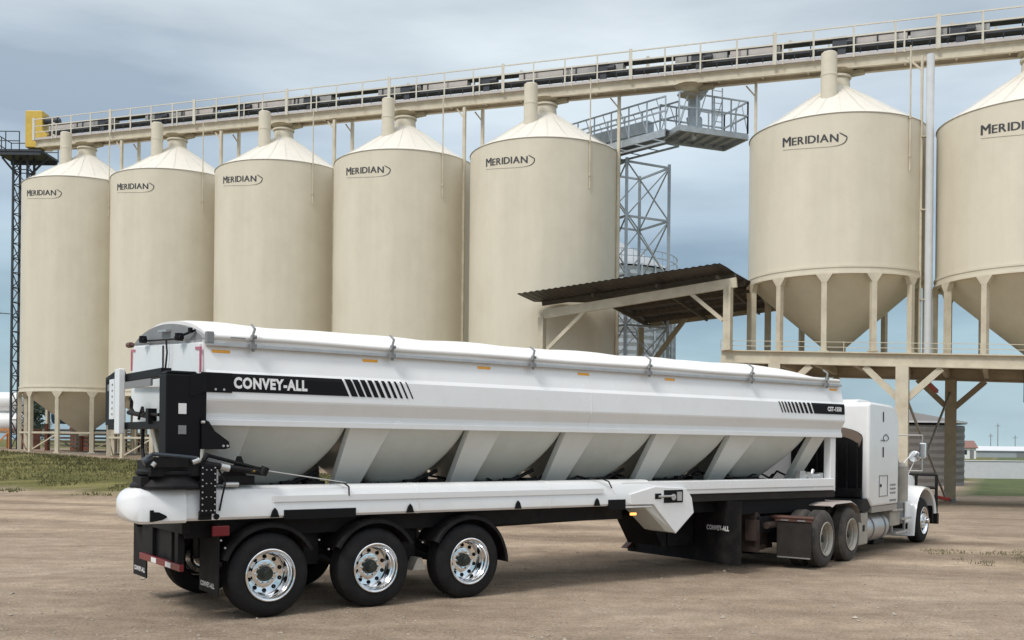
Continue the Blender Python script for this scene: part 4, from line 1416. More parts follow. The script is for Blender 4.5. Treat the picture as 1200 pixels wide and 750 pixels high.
wrap_text(line('CONVEY-ALL', 0.172, 0.93, 0.0085, 0.0), -0.48, 2.733, 0.012, M['letter'], 'lettering')
wrap_text(line('CST-1550', 0.105, 0.40, 0.005, 0.0), 10.55, 2.762, 0.012, M['letter'], 'lettering')

# hoppers and struts
struts = [(-0.72, -0.20), (1.09, 1.71), (2.90, 3.47), (4.60, 5.20), (6.43, 6.99), (8.13, 8.83), (10.2, 10.68)]
for i in range(6):
    xa = struts[i][1] - 0.42; xb = struts[i + 1][0] + 0.06
    xm = (xa + xb) / 2 - 0.05; a0 = (xb - xa) / 2
    loops = []
    for k in range(13):
        u = k / 12
        a = a0 * (1 - 0.56 * u ** 1.9); bb = 1.17 * (1 - 0.58 * u)
        z = 2.30 - 0.76 * u; e = 2 / (14 - 7 * u)
        L = []
        for j in range(56):
            t = 2 * PI * j / 56
            c, s = math.cos(t), math.sin(t)
            L.append((xm + a * math.copysign(abs(c) ** e, c), YC + bb * math.copysign(abs(s) ** e, s), z))
        loops.append(L)
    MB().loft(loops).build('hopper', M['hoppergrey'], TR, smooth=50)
    g = MB(); g.box((xm - .32, YC - .55, 1.42), (xm + .32, YC + .55, 1.56)); g.box((xm - .4, YC - .6, 1.50), (xm + .4, YC + .6, 1.535))
    g.box((xm + .34, YC - .5, 1.44), (xm + .62, YC - .42, 1.50)); g.tube((xm + .62, YC - .46, 1.47), (xm + .8, YC - .46, 1.6), 0.02, 6)
    g.build('slide_gate', M['blackm'], TR)
for i, (a, b_) in enumerate(struts):
    q = MB()
    w0 = b_ - a; xo = 0.0
    bot = 1.50
    for sgn in (1, -1):
        y0 = YC - sgn * 1.20; y1 = YC - sgn * (0.64)
        th = 0.03 * sgn
        if i < 6:
            xa0, xb0, xa1, xb1 = a, b_ - 0.03, a + 0.02, a + 0.40
        else:
            xa0, xb0, xa1, xb1 = a + .05, b_ - .05, a + .10, a + .38
        vs = [(xa0, y0, 2.295), (xb0, y0, 2.295), (xb1, y1, bot), (xa1, y1, bot)]
        vs += [(p[0], p[1] + th, p[2]) for p in vs]
        q.add(vs, [(0, 1, 2, 3), (7, 6, 5, 4), (0, 4, 5, 1), (1, 5, 6, 2), (2, 6, 7, 3), (3, 7, 4, 0)])
        # return edges give the flange depth
        for (p, r_) in (((xa0 + .01, y0 + th, 2.29), (xa1 + .01, y1 + th, bot)), ((xb0 - .01, y0 + th, 2.29), (xb1 - .01, y1 + th, bot))):
            q.beam((p[0], p[1] + .04 * sgn, p[2]), (r_[0], r_[1] + .04 * sgn, r_[2]), 0.02, 0.10, up=(0, 1, 0))
    xm = (a + b_) / 2
    if False: q.add([(xm, YC - 1.1, 2.29), (xm, YC + 1.1, 2.29), (xm, YC + .6, bot), (xm, YC - .6, bot), (xm + .02, YC - 1.1, 2.29), (xm + .02, YC + 1.1, 2.29), (xm + .02, YC + .6, bot), (xm + .02, YC - .6, bot)],
          [(0, 1, 2, 3), (7, 6, 5, 4), (0, 4, 5, 1), (1, 5, 6, 2), (2, 6, 7, 3), (3, 7, 4, 0)])
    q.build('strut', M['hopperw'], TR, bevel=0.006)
# under-hopper belt conveyor and clutter
b = MB(); b.box((-0.6, 0.95, 1.22), (10.6, 1.65, 1.42)); b.build('belt_casing', M['blackm'], TR, bevel=0.02)
b = MB()
rnd = random.Random(11)
for k in range(16):
    x0 = -0.3 + k * 0.68
    y0 = 0.72 + 0.1 * rnd.random()
    b.path([(x0, y0, 1.50), (x0 + .2, y0, 1.60 + .07 * rnd.random()), (x0 + .5, y0 + .05, 1.55 + .08 * rnd.random()), (x0 + .75, y0, 1.50)], 0.018, 6)
b.build('hydraulic_hoses', M['blackm'], TR, smooth=60)
b = MB()
for s in struts[1:6]:
    x0 = s[0] - 0.25
    b.box((x0 - .10, 0.62, 1.42), (x0 + .16, 0.80, 1.60)); b.tube((x0 - .3, .70, 1.56), (x0 + .1, .70, 1.72), 0.03, 8); b.box((x0 - .42, .66, 1.52), (x0 - .30, .76, 1.60))
b.build('gate_motors', M['blackm'], TR, bevel=0.01)
# front post and brace
b = MB(); b.box((10.78, 0.10, 1.30), (10.93, 0.25, 2.29)); b.box((10.78, 2.35, 1.30), (10.93, 2.5, 2.29)); b.build('front_post', M['white'], TR, bevel=0.01)
b = MB()
b.tube((10.0, 0.16, 1.58), (10.55, 0.16, 1.58), 0.045, 10); b.lathe([(0.06, 0), (0.06, .12)], c=(10.2, .10, 1.60), n=12, axis='y', cap=True)
b.box((9.95, 0.12, 1.54), (10.1, .22, 1.68)); b.box((10.5, .12, 1.53), (10.6, .22, 1.64)); b.tube((10.3, .15, 1.6), (10.35, .15, 1.70), 0.03, 8)
b.build('valve_block', M['alu'], TR, smooth=40)

# near side conveyor tube: rounded top housing
def tube_loop(x, k=1.0, z0=1.19, z1=1.578, y0=-0.05, y1=0.42):
    zc = (z0 + z1) / 2; pts = []
    pr = [(y0 + .03, z0), (y0, z0 + .03), (y0, z0 + .16), (y0 + .012, z0 + .20), (y0 + .03, z1 - .10), (y0 + .06, z1 - .04), (y0 + .12, z1 - .008), (y0 + .2, z1), (y1 - .2, z1), (y1 - .12, z1 - .008), (y1 - .05, z1 - .05), (y1, z1 - .13), (y1, z0 + .03), (y1 - .03, z0)]
    yc = (y0 + y1) / 2
    return [(x, yc + (y - yc) * k, zc + (z - zc) * k) for y, z in pr]
loops = [tube_loop(-1.02), tube_loop(-0.9), tube_loop(1.0), tube_loop(3.2), tube_loop(5.2), tube_loop(5.9), tube_loop(6.2, 0.98)]
b = MB().loft(loops); b.build('side_tube', M['white'], TR, smooth=24)
loops = []
for k in range(9):
    a = k / 8 * PI / 2
    loops.append(tube_loop(-1.53 - 0.20 * math.cos(a), max(0.05, math.sin(a)) * 1.0 if k < 8 else 1.0, 1.175, 1.575, -0.10, 0.50))
loops.append(tube_loop(-1.05, 1.0, 1.175, 1.585, -0.10, 0.50))
b = MB().loft(loops); b.build('rear_boot', M['white'], TR, smooth=40)
b = MB()
for x in (-1.05, 2.0, 4.2):
    b.loft([tube_loop(x, 1.015), tube_loop(x + .03, 1.015)])
b.build('tube_seam', M['white'], TR)
b = MB().box((0.0, -0.062, 1.38), (5.2, -0.048, 1.46)); b.build('reflective_strip', M['letter'], TR, bevel=0.004)
# inspection hatch on the boot, hose loops, clamps
b = MB(); b.prism([(-1.43, 1.31), (-1.36, 1.305), (-1.29, 1.27), (-1.27, 1.25), (-1.32, 1.22), (-1.40, 1.205), (-1.43, 1.205)], -0.115, -0.09); b.box((-1.46, -0.12, 1.20), (-1.42, -0.095, 1.33)); b.build('boot_latch', M['black'], TR)
for x in (0.02, 1.88, 3.62, 5.07, ):
    b = MB(); b.prism([(x - .055, 1.20), (x + .055, 1.20), (x + .03, 1.28), (x, 1.315), (x - .03, 1.28)], -0.075, -0.052); b.build('tube_clamp', M['black'], TR)
b = MB(); b.path([(0.82, 0.1, 1.62), (0.95, 0.0, 1.60), (1.0, -0.055, 1.55), (1.0, -0.06, 1.44)], 0.010, 6); b.path([(5.0, 0.1, 1.62), (5.15, 0.0, 1.62), (5.3, -0.055, 1.56), (5.36, -0.06, 1.46)], 0.010, 6); b.build('release_cable', M['blackm'], TR)
b = MB().box((5.30, -0.062, 1.13), (5.64, -0.045, 1.285)); b.box((0.14, -0.06, 1.17), (1.10, -0.03, 1.285)); b.build('side_bracket', M['black'], TR)
# thin front channel
b = MB(); b.box((5.6, 0.0, 1.40), (10.78, 0.30, 1.545)); b.box((5.6, 0.02, 1.33), (10.78, 0.05, 1.40)); b.build('front_channel', M['white'], TR, bevel=0.012)
b = MB(); b.box((6.9, 0.05, 1.20), (10.85, 2.5, 1.325)); b.build('upper_coupler_plate', M['dustflap'], TR, bevel=0.01)
# discharge spout
sp = [(5.75, 1.20), (5.72, 1.36), (6.25, 1.47), (6.92, 1.435), (7.05, 1.28), (7.10, 1.04), (6.70, 0.72), (6.30, 1.10), (6.22, 1.19)]
b = MB(); b.prism(sp, -0.07, -0.02); b.prism([(6.10, 1.50), (6.92, 1.42), (7.05, 1.28), (7.10, 1.04), (6.70, 0.75), (6.30, 1.12)], -0.018, 0.55)
b.build('discharge_spout', M['white'], TR, bevel=0.01)
b = MB()
b.add([(6.05, 0.0, 1.18), (6.30, -0.05, 1.17), (6.70, -0.05, 0.73), (6.56, 0.02, 0.76), (6.05, .5, 1.18), (6.30, .5, 1.17), (6.70, .5, 0.73), (6.56, .5, .76)], [(0, 1, 2, 3), (7, 6, 5, 4), (0, 4, 5, 1), (1, 5, 6, 2), (2, 6, 7, 3), (3, 7, 4, 0)])
b.build('spout_skirt', M['hopperw'], TR)
b = MB(); b.box((5.55, -0.055, 1.155), (6.2, 0.02, 1.178)); b.build('spout_lip', M['white'], TR)
b = MB(); b.box((6.43, -0.078, 1.21), (6.84, -0.071, 1.41)); b.box((6.24, -0.078, 1.275), (6.37, -0.071, 1.36)); b.build('spout_window', M['black'], TR)
b = MB(); b.tube((6.30, -0.09, 1.315), (6.62, -0.09, 1.315), 0.018, 8); b.lathe([(0.05, -0.10), (0.05, -0.08)], c=(6.62, 0, 1.30), n=16, axis='y', cap=True); b.box((6.70, -0.095, 1.24), (6.80, -0.08, 1.38)); b.build('spout_motor', M['alu'], TR)
b = MB(); b.box((5.76, -0.05, 1.035), (5.88, -0.02, 1.075)); b.build('amber_lamp', M['ambl'], TR, bevel=0.008)

# chassis rails
b = MB()
b.box((-0.95, 0.25, 0.96), (5.85, 0.40, 1.188)); b.box((-0.95, 2.2, 0.96), (5.85, 2.35, 1.188))
b.box((-0.9, 0.8, 0.95), (8.0, 0.95, 1.22)); b.box((-0.9, 1.65, 0.95), (8.0, 1.8, 1.22))
for k in range(9): b.box((-0.8 + k * 0.9, 0.30, 1.0), (-0.7 + k * 0.9, 2.3, 1.14))
b.build('chassis', M['blackm'], TR, bevel=0.008)
b = MB()
for x in (0, 1.42, 2.86):
    b.tube((x, 0.3, 0.50), (x, 2.3, 0.50), 0.09, 12); b.box((x - .25, .55, .55), (x + .25, 0.75, .95)); b.box((x - .25, 1.85, .55), (x + .25, 2.05, .95)); b.tube((x - .1, .62, .5), (x - .6, .62, .8), .05, 8)
    b.tube((x + .2, 0.62, 0.72), (x + .42, 0.62, 0.72), 0.13, 12)
b.build('axles', M['blackm'], TR)
for x in (0, 1.42, 2.86):
    make_wheel(TR, x, 0.0, 0.505)
    make_wheel(TR, x, 2.60, 0.505, outward=1)
# fenders
for x in (0, 1.42, 2.86):
    for yy in ((-0.02, 0.50), (2.1, 2.62)):
        b = MB(); n = 20; ri, ro = 0.575, 0.60
        a0, a1 = R(28), R(152)
        if x == 2.86: a0 = R(-4)
        if x == 0: a1 = R(160)
        loops = []
        for k in range(n + 1):
            a = a0 + (a1 - a0) * k / n
            c, s = math.cos(a), math.sin(a)
            rr = ri + (0.05 * max(0, (R(20) - a)) if x == 2.86 else 0)
            q = [(yy[0], rr - .02), (yy[0], rr + .02), (yy[0] + .05, rr + .045), (yy[1] - .05, rr + .045), (yy[1], rr + .02), (yy[1], rr - .0), (yy[1] - .05, rr + .02), (yy[0] + .05, rr + .02)]
            loops.append([(x + c * r_ * 1.03, y_, 0.505 + s * r_ * 1.03) for y_, r_ in q])
        b.loft(loops).build('fender', M['blackm'], TR, smooth=40)
# inner black mass: suspension hangers and air tanks
b = MB()
for x in (0.71, 2.14):
    b.box((x - .10, 0.42, 0.55), (x + .10, 0.8, 1.0)); b.tube((x, .9, .8), (x, 1.7, .8), .12, 14)
b.prism([(3.3, .95), (5.8, .95), (5.8, .90), (3.45, .86)], 0.9, 1.7)
b.build('suspension', M['blackm'], TR)
# rear: bumper frame, flaps, lights
b = MB(); b.box((-1.0, 0.2, 1.02), (-0.9, 2.4, 1.18)); b.box((-1.0, 0.35, 0.60), (-0.92, 0.48, 1.1)); b.box((-1.0, 1.35, .60), (-.92, 1.48, 1.1)); b.build('rear_frame', M['blackm'], TR, bevel=0.008)
b = MB(); b.box((-1.06, 0.10, 0.60), (-1.01, 1.70, 0.68)); u = b.build('underride_bar', M['red'], TR, bevel=0.006)
b = MB(); b.box((-1.065, 0.42, 0.61), (-1.061, 0.62, 0.67)); b.box((-1.065, 0.98, 0.61), (-1.061, 1.18, 0.67)); b.build('white_reflector', M['letter'], u)
for y0, y1, fx in ((0.02, 0.66, 0.24), (2.02, 2.60, 0.0)):
    b = MB(); b.box((-0.88 + fx, y0, 0.30), (-0.86 + fx, y1, 1.14)); f = b.build('mudflap', M['flap'], TR, bevel=0.004)
    v, ff = text_mesh('CONVEY-ALL', 0.10, 0.004)
    wv = max(p[0] for p in v) - min(p[0] for p in v); k_ = 0.48 / wv
    q = MB(); q.add([(-0.884 + fx, y1 - .06 - p[0] * k_, 0.37 + p[1] * 0.8) for p in v], ff); q.build('lettering', M['letter'], f)
b = MB(); b.box((-0.72, -0.03, 1.00), (-0.52, 0.02, 1.12)); b.build('tail_light', M['red'], TR, bevel=0.01)
b = MB()
for (x_, z_) in ((-.62, .95), (-.57, .86), (-.56, 1.06), (.62, .9), (.75, .78), (2.05, .95), (2.1, .8)):
    b.lathe([(0.012, -0.025), (0.012, -0.01)], c=(x_, 0, z_), n=8, axis='y', cap=True)
b.build('fender_bolts', M['alu'], TR)
b = MB().box((-0.95, 0.75, .62), (-0.90, 1.95, 1.05)); b.build('rear_gap_filler', M['blackm'], TR)  # added black filler, darkens the see-through gap behind the rear frame
b = MB().prism([(2.14 - .12, .42), (2.14 + .08, .42), (2.14 + .02, .58), (2.14 - .04, .58)], 0.1, .3); b.build('wheel_chock', M['aludust'], TR)

# big black skirt panels ahead of the spout
b = MB()
b.box((8.0, -0.24, 0.15), (8.03, 2.48, 1.19))
f = b.build('front_mudflap', M['flap'], TR, bevel=0.004)
v, ff = text_mesh('CONVEY-ALL', 0.11, 0.004); wv = max(p[0] for p in v) - min(p[0] for p in v); k_ = 0.50 / wv
q = MB(); q.add([(7.994, 0.50 - p[0] * k_, 0.70 + p[1]) for p in v], ff); q.build('lettering', M['letter'], f)
b = MB(); b.box((6.9, 0.3, 1.0), (8.0, 2.3, 1.215)); b.box((7.3, 0.72, 0.42), (7.9, 1.3, 1.1)); b.prism([(6.9, 0.9), (7.9, 0.9), (7.9, 0.38), (7.2, 0.42)], 0.75, 1.6)
b.build('landing_gear', M['blackm'], TR, bevel=0.01)
b = MB(); b.box((8.1, 0.15, 0.95), (10.7, 2.4, 1.215)); b.build('kingpin_frame', M['black'], TR)
b = MB(); b.prism([(7.8, 0.22), (7.97, .22), (7.97, .34)], 2.3, 2.45); b.build('flap_bracket', M['brownbelt'], TR)

# swing mast at the rear
b = MB(); b.box((-1.27, -0.02, 1.58), (-0.87, 0.24, 2.86)); b.prism([(-1.27, 2.86), (-0.87, 2.86), (-0.93, 2.90), (-1.25, 2.90)], 0.0, 0.22); mast = b.build('swing_mast', M['black'], TR, bevel=0.015)
b = MB(); b.box((-1.13, -0.026, 2.41), (-1.04, -0.021, 2.53)); b.build('warning_sticker', M['letter'], mast); MB().box((-1.13, -0.026, 2.18), (-1.04, -0.021, 2.28)).build('data_plate', M['grey'], mast)
b = MB(); b.box((-0.87, -0.015, 2.67), (-0.50, 0.0, 2.90)); b.prism([(-1.0, 2.86), (-0.80, 2.90), (-0.8, 2.68), (-1.0, 2.6)], -0.03, 0.10); b.box((-0.9, 0.0, 2.2), (-0.80, 0.35, 2.85)); b.build('upper_hinge', M['black'], mast, bevel=0.006)
b = MB(); b.prism([(-0.87, 2.36), (-0.79, 2.33), (-0.72, 2.22), (-0.55, 2.10), (-0.54, 2.03), (-0.60, 2.01), (-0.87, 2.01)], -0.06, 0.02)
b.prism([(-0.87, 2.36), (-0.79, 2.33), (-0.72, 2.22), (-0.55, 2.10), (-0.54, 2.03), (-0.60, 2.01), (-0.87, 2.01)], 0.25, 0.30); b.build('lower_hinge', M['black'], mast)
b = MB()
for x_, z_ in ((-0.62, 2.05), (-0.57, 2.05), (-.70, 2.705), (-.60, 2.705), (-.70, 2.87), (-.60, 2.87)):
    b.lathe([(0.014, -0.075 if z_ < 2.3 else -.02), (0.014, -0.055 if z_ < 2.3 else 0.005)], c=(x_, 0 if z_ < 2.3 else side_y(z_) - .005, z_), n=8, axis='y', cap=True)
b.tube((-0.88, -0.06, 2.32), (-0.84, -0.06, 2.32), 0.018, 8)
b.build('hinge_bolts', M['alu'], mast)
# turntable at the base
b = MB()
b.lathe([(0.42, 1.56), (0.42, 1.60), (0.36, 1.66), (0.33, 1.70), (0.36, 1.72), (0.36, 1.76), (0.26, 1.80)], c=(-1.16, 0.22, 0), n=32, cap=True)
b.box((-1.45, -0.10, 1.70), (-0.80, 0.45, 1.88)); b.prism([(-1.52, 1.80), (-1.05, 1.80), (-1.05, 1.92), (-1.45, 1.92), (-1.52, 1.88)], -0.14, -0.06)
b.box((-1.54, -.02, 1.60), (-1.44, .3, 1.70))
b.build('turntable', M['blackm'], TR, smooth=30, bevel=0.008)
b = MB(); b.tube((-1.54, -0.10, 1.86), (-1.44, -0.10, 1.92), 0.045, 10); b.path([(-1.50, -.12, 1.91), (-1.45, -.14, 1.955), (-1.15, -.14, 1.93), (-0.95, -.12, 1.91)], 0.022, 8); b.build('drive_motor', M['motorblue'], TR, smooth=40)
b = MB(); b.tube((-1.0, -0.12, 1.86), (-0.92, -0.12, 1.89), 0.035, 10); b.tube((-1.45, -.13, 1.82), (-1.42, -.13, 1.86), 0.03, 8); b.build('fitting', M['alu'], TR, smooth=40)
# bolted plate
b = MB(); b.box((-0.905, -0.135, 1.27), (-0.72, -0.10, 1.83)); b.box((-.90, -.10, 1.20), (-.76, .05, 1.3)); pl = b.build('bolted_plate', M['black'], TR, bevel=0.006)
b = MB()
for k in range(8):
    for x_ in (-0.885, -0.74): b.lathe([(0.0095, -0.146), (0.0095, -0.134)], c=(x_, 0, 1.31 + k * 0.07), n=8, axis='y', cap=True)
for k in range(4):
    for x_ in (-0.84, -0.785): b.lathe([(0.0075, -0.146), (0.0075, -0.134)], c=(x_, 0, 1.31 + k * 0.155), n=8, axis='y', cap=True)
b.build('plate_bolts', M['alu'], pl)
b = MB(); b.box((-0.77, -0.08, 1.20), (-0.66, -0.05, 1.27)); b.build('tube_bracket', M['white'], TR); b = MB(); b.lathe([(0.035, -0.09), (0.035, -0.075)], c=(-0.70, 0, 1.235), n=14, axis='y', cap=True); b.build('bracket_hole', M['black'], TR)
# hydraulic cylinder and links
b = MB()
b.tube((-0.80, -0.06, 1.94), (-0.12, -0.02, 1.77), 0.022, 10); b.tube((-0.85, -0.08, 1.84), (-0.10, -0.04, 1.73), 0.038, 12)
b.tube((-0.14, -0.06, 1.71), (-0.10, -0.06, 1.80), 0.05, 10); b.tube((-.86, -.08, 1.88), (-.80, -.08, 1.96), .03, 8)
b.box((-0.60, -0.02, 1.62), (-0.22, 0.15, 1.70)); b.prism([(-0.66, 1.60), (-0.55, 1.74), (-0.42, 1.82), (-0.30, 1.70), (-0.2, 1.60)], 0.0, 0.12)
b.prism([(-.46, 1.80), (-.41, 1.93), (-.37, 1.93), (-.31, 1.78)], .02, .06)
b.path([(-0.68, -0.06, 1.8), (-0.60, -0.09, 1.62), (-0.64, -0.09, 1.45), (-.66, -.07, 1.30)], 0.011, 6)
b.build('hydraulic_linkage', M['blackm'], TR, smooth=40)
b = MB(); b.tube((-0.10, -0.05, 1.76), (0.98, 0.0, 1.60), 0.008, 6); b.tube((-0.70, -0.05, 1.62), (-0.70, -0.05, 1.80), 0.03, 8); b.tube((-.78, -.06, 1.78), (-.60, -.06, 1.80), .022, 8); b.tube((-.56, -.09, 1.79), (-.66, -.09, 1.81), .045, 10); b.tube((-.6, -.02, 1.60), (-.42, -.02, 1.60), 0.03, 8); b.build('piston_rod', M['alu'], TR, smooth=40)
b = MB().box((-0.32, -0.085, 1.745), (-0.24, -0.078, 1.765)); b.build('yellow_sticker', M['yellow'], TR)

# folded frame across the rear, perforated plate and white post
b = MB()
xf_ = -1.20
b.box((xf_ - .06, 0.20, 2.84), (xf_ + .06, 2.62, 2.94)); b.box((xf_ - .06, 0.20, 2.24), (xf_ + .06, 2.50, 2.33))
b.box((xf_ - .06, 2.22, 2.30), (xf_ + .06, 2.62, 2.90)); b.prism([(2.0, 2.94), (2.62, 2.94), (2.1, 3.02)], xf_ - .05, xf_ + .05, 'x')
b.build('folding_frame', M['black'], TR, bevel=0.008)
b = MB().box((-1.29, 0.5, 2.745), (-1.265, 2.40, 2.83)); b.build('frame_plate', M['grey'], TR)
b = MB(); b.path([(-1.26, 1.45, 2.62), (-1.26, 1.38, 2.58), (-1.26, 1.40, 2.5), (-1.26, 1.25, 2.43), (-1.26, 0.25, 2.40)], 0.022, 6)
b.path([(-1.26, 1.5, 2.45), (-1.26, .55, 2.38)], 0.03, 8); b.path([(-1.28, 1.0, 2.36), (-1.28, .85, 2.5), (-1.28, .8, 2.40), (-1.28, .6, 2.46)], 0.018, 6); b.box((-1.30, .55, 2.30), (-1.2, .65, 2.48))
b.path([(-1.2, 1.1, 2.25), (-1.2, 1.12, 2.0), (-1.2, 1.05, 1.85), (-1.2, .8, 1.72)], 0.022, 6)
b.build('hose_bundle', M['blackm'], TR, smooth=50)
b = MB(); b.box((-1.36, 1.60, 2.18), (-1.28, 1.80, 3.0)); b.build('white_post', M['white'], TR, bevel=0.012)
b = MB(); b.box((-1.35, 1.86, 2.37), (-1.33, 2.08, 2.88)); pp = b.build('perforated_plate', M['white'], TR, bevel=0.003)
b = MB()
for k in range(6): b.lathe([(0.014, 0), (0.014, 0.01)], c=(0, 0, 0), n=8, cap=True).xf(lambda a, c, d: (a, c, d)) if False else b.box((-1.354, 1.92, 2.42 + k * .075), (-1.351, 1.945, 2.445 + k * .075))
b.build('plate_holes', M['black'], pp)

# ================================================================== TRUCK
KO = (5.52, 17.94); KD = (0.6111, 0.7915)
K = thing('semi_truck', (KO[0], KO[1], 0), 'white sleeper semi truck coupled ahead of the trailer', 'truck', rz=math.atan2(KD[1], KD[0]))
# wheels: duals
for x in (0.0, 1.27):
    make_wheel(K, x, 0.0, 0.50, r=0.50, w=0.27, rimr=0.285, mt='rubberd', dish=0.17, rim_mat='aludust')
    b_ = make_wheel(K, x, 0.31, 0.50, r=0.50, w=0.27, rimr=0.285, mt='rubberd', dish=0.1, rim_mat='aludust')
    make_wheel(K, x, 2.45, 0.50, r=0.50, w=0.27, rimr=0.285, mt='rubberd', outward=1, rim_mat='aludust')
    make_wheel(K, x, 2.14, 0.50, r=0.50, w=0.27, rimr=0.285, mt='rubberd', outward=1, rim_mat='aludust')
make_wheel(K, 6.05, 0.06, 0.50, r=0.50, w=0.28, rimr=0.29, mt='rubber', dish=0.02, bright_hub=True)
make_wheel(K, 6.05, 2.39, 0.50, r=0.50, w=0.28, rimr=0.29, mt='rubber', dish=0.02, outward=1, bright_hub=True)
b = MB()
b.box((-1.1, 0.75, 0.62), (6.6, 0.85, 0.90)); b.box((-1.1, 1.60, 0.62), (6.6, 1.70, 0.90)); b.box((-1.1, .75, .66), (-1.0, 1.7, .86))
b.box((-0.3, .7, .40), (1.6, 1.75, .7)); b.tube((0, .3, .5), (0, 2.2, .5), .12, 12); b.tube((1.27, .3, .5), (1.27, 2.2, .5), .12, 12)
b.tube((0.4, .95, .75), (0.75, .95, .75), .15, 12)
b.build('chassis', M['blackm'], K, bevel=0.01)
b = MB(); b.lathe([(0.5, .93), (0.5, 1.0)], c=(0.55, 1.22, 0), n=24, cap=True); b.box((-.4, .8, .90), (1.2, 1.65, .95)); b.build('fifth_wheel', M['blackm'], K)
# rear frame clutter with dark shadow fill, flap hangers with reflectors, flaps
b = MB(); b.tube((-0.62, -0.02, 0.885), (-0.62, 0.95, 0.885), 0.035, 8); b.box((-0.66, 0.0, 0.82), (-0.60, 0.66, 0.855)); b.box((-.66, 1.79, .82), (-.60, 2.45, .855)); b.tube((-.62, 1.5, .885), (-.62, 2.47, .885), .035, 8); b.build('flap_hanger', M['brownbelt'], K)
for y0, y1 in ((0.02, 0.64), (1.81, 2.43)):
    MB().box((-0.64, y0, 0.18), (-0.62, y1, 0.82)).build('mudflap', M['dustflap'], K, bevel=0.005)
b = MB(); b.box((-0.665, 0.12, 0.828), (-0.661, 0.26, 0.85)); b.box((-0.665, 0.42, 0.828), (-0.661, 0.56, 0.85)); b.box((-0.66, 0.03, 0.19), (-.642, .62, .21)); b.build('reflector', M['alu'], K)
b = MB(); b.box((-1.12, .95, .40), (-1.02, 1.5, .66)); b.tube((-1.0, .9, .35), (-.6, .9, .35), .05, 8); b.tube((-0.95, .7, .75), (-0.3, .7, .75), 0.06, 10); b.box((-1.25, .75, .5), (-1.1, .95, .85)); b.box((-1.16, .80, .30), (-0.98, 2.25, .98)); b.box((-.9, .95, .3), (-.1, 2.1, .62)); b.build('rear_clutter_shadow_fill', M['rustdark'], K)  # large dark boxes added to fill the shadowed gap under the trailer nose
# half fender over the tandem
b = MB(); loops = []
pr = [(-0.55, 1.06), (-0.35, 1.13), (0.3, 1.14), (1.2, 1.12), (1.55, 1.02), (1.75, 0.86), (1.80, 0.74)]
pr = [(0.25, 1.07), (0.42, 1.12), (1.27, 1.12), (1.55, 1.04), (1.74, 0.88), (1.80, 0.70)]
for x_, z_ in pr:
    loops.append([(x_, -0.01, z_ - .03), (x_, 0.02, z_), (x_, 0.60, z_), (x_, 0.62, z_ - .03), (x_, .6, z_ - .012), (x_, .02, z_ - .012)])
b.loft(loops)
b2 = MB().loft([[(p[0], 2.45 - p[1], p[2]) for p in l] for l in loops]); b.add(b2.v, b2.f)
b.build('tandem_fender', mat('dusty_pink_white_paint', (0.42, 0.36, 0.33), 0.5, var=0.12, vscale=3), K, smooth=30)
# sleeper
def rbox(x0, x1, y0, y1, z0, z1, r=0.12, nose=0.0):
    pts = []
    for cx, cz, a0 in ((x1 - r, z1 - r, 0), (x0 + r * .6, z1 - r * .6, 90)):
        rr = r if cx > (x0 + x1) / 2 else r * .6
        for k in range(7):
            a = R(a0 + 15 * k); pts.append((cx + rr * math.cos(a), cz + rr * math.sin(a)))
    pts += [(x0, z0), (x1, z0)]
    return MB().prism(pts, y0, y1)
pts = []
for k in range(9):
    a = R(90 * k / 8); pts.append((3.55 + 0.5 * math.cos(a), 2.55 + 0.42 * math.sin(a)))
pts += [(2.32, 2.99), (2.20, 2.95), (2.20, 1.12), (2.42, 0.96), (4.02, 0.96)]
b = MB().prism(pts, 0.0, 2.45); b.build('sleeper', M['white'], K, smooth=30, bevel=0.05, seg=3)
b = MB().prism([(2.42, 2.985), (3.5, 2.985), (3.2, 3.06), (2.6, 3.06)], 0.35, 2.1); b.build('roof_cap', M['white'], K, smooth=30, bevel=0.02)
# flat black sheet standing in for the dark recess at the sleeper rear
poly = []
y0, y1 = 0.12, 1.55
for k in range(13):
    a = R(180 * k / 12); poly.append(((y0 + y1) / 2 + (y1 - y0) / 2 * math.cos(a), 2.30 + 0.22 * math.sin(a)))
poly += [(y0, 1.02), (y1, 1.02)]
MB().prism(poly, 2.16, 2.19, 'x').build('rear_recess_panel', M['black'], K)
poly2 = []
for k in range(13):
    a = R(180 * k / 12); poly2.append(((y0 + y1) / 2 + (y1 - y0) / 2 * math.cos(a), 2.28 + 0.24 * math.sin(a)))
inner = [((p[0] - (y0 + y1) / 2) * .92 + (y0 + y1) / 2, p[1] - 0.17) for p in poly2][::-1]
MB().prism(poly2 + inner, 2.145, 2.158, 'x').build('rear_arch_trim', M['cowl'], K)
b = MB()
for k in range(7): b.tube((2.12, 0.2 + k * 0.2, 1.3), (2.12, 0.2 + k * 0.2, 2.2), 0.018, 6)
b.box((2.08, 0.1, 1.15), (2.14, 1.6, 1.32)); b.build('hose_rack', M['blackm'], K)
b = MB().prism([(2.0, 1.12), (2.21, 1.12), (2.42, 0.95), (2.25, 0.88), (1.9, 0.9)], 0.03, 1.6); b.build('deck_plate', M['blackm'], K)
b = MB(); b.box((2.45, 0.02, 0.84), (4.0, 2.43, 0.955)); b.build('sleeper_sill', M['aludust'], K)
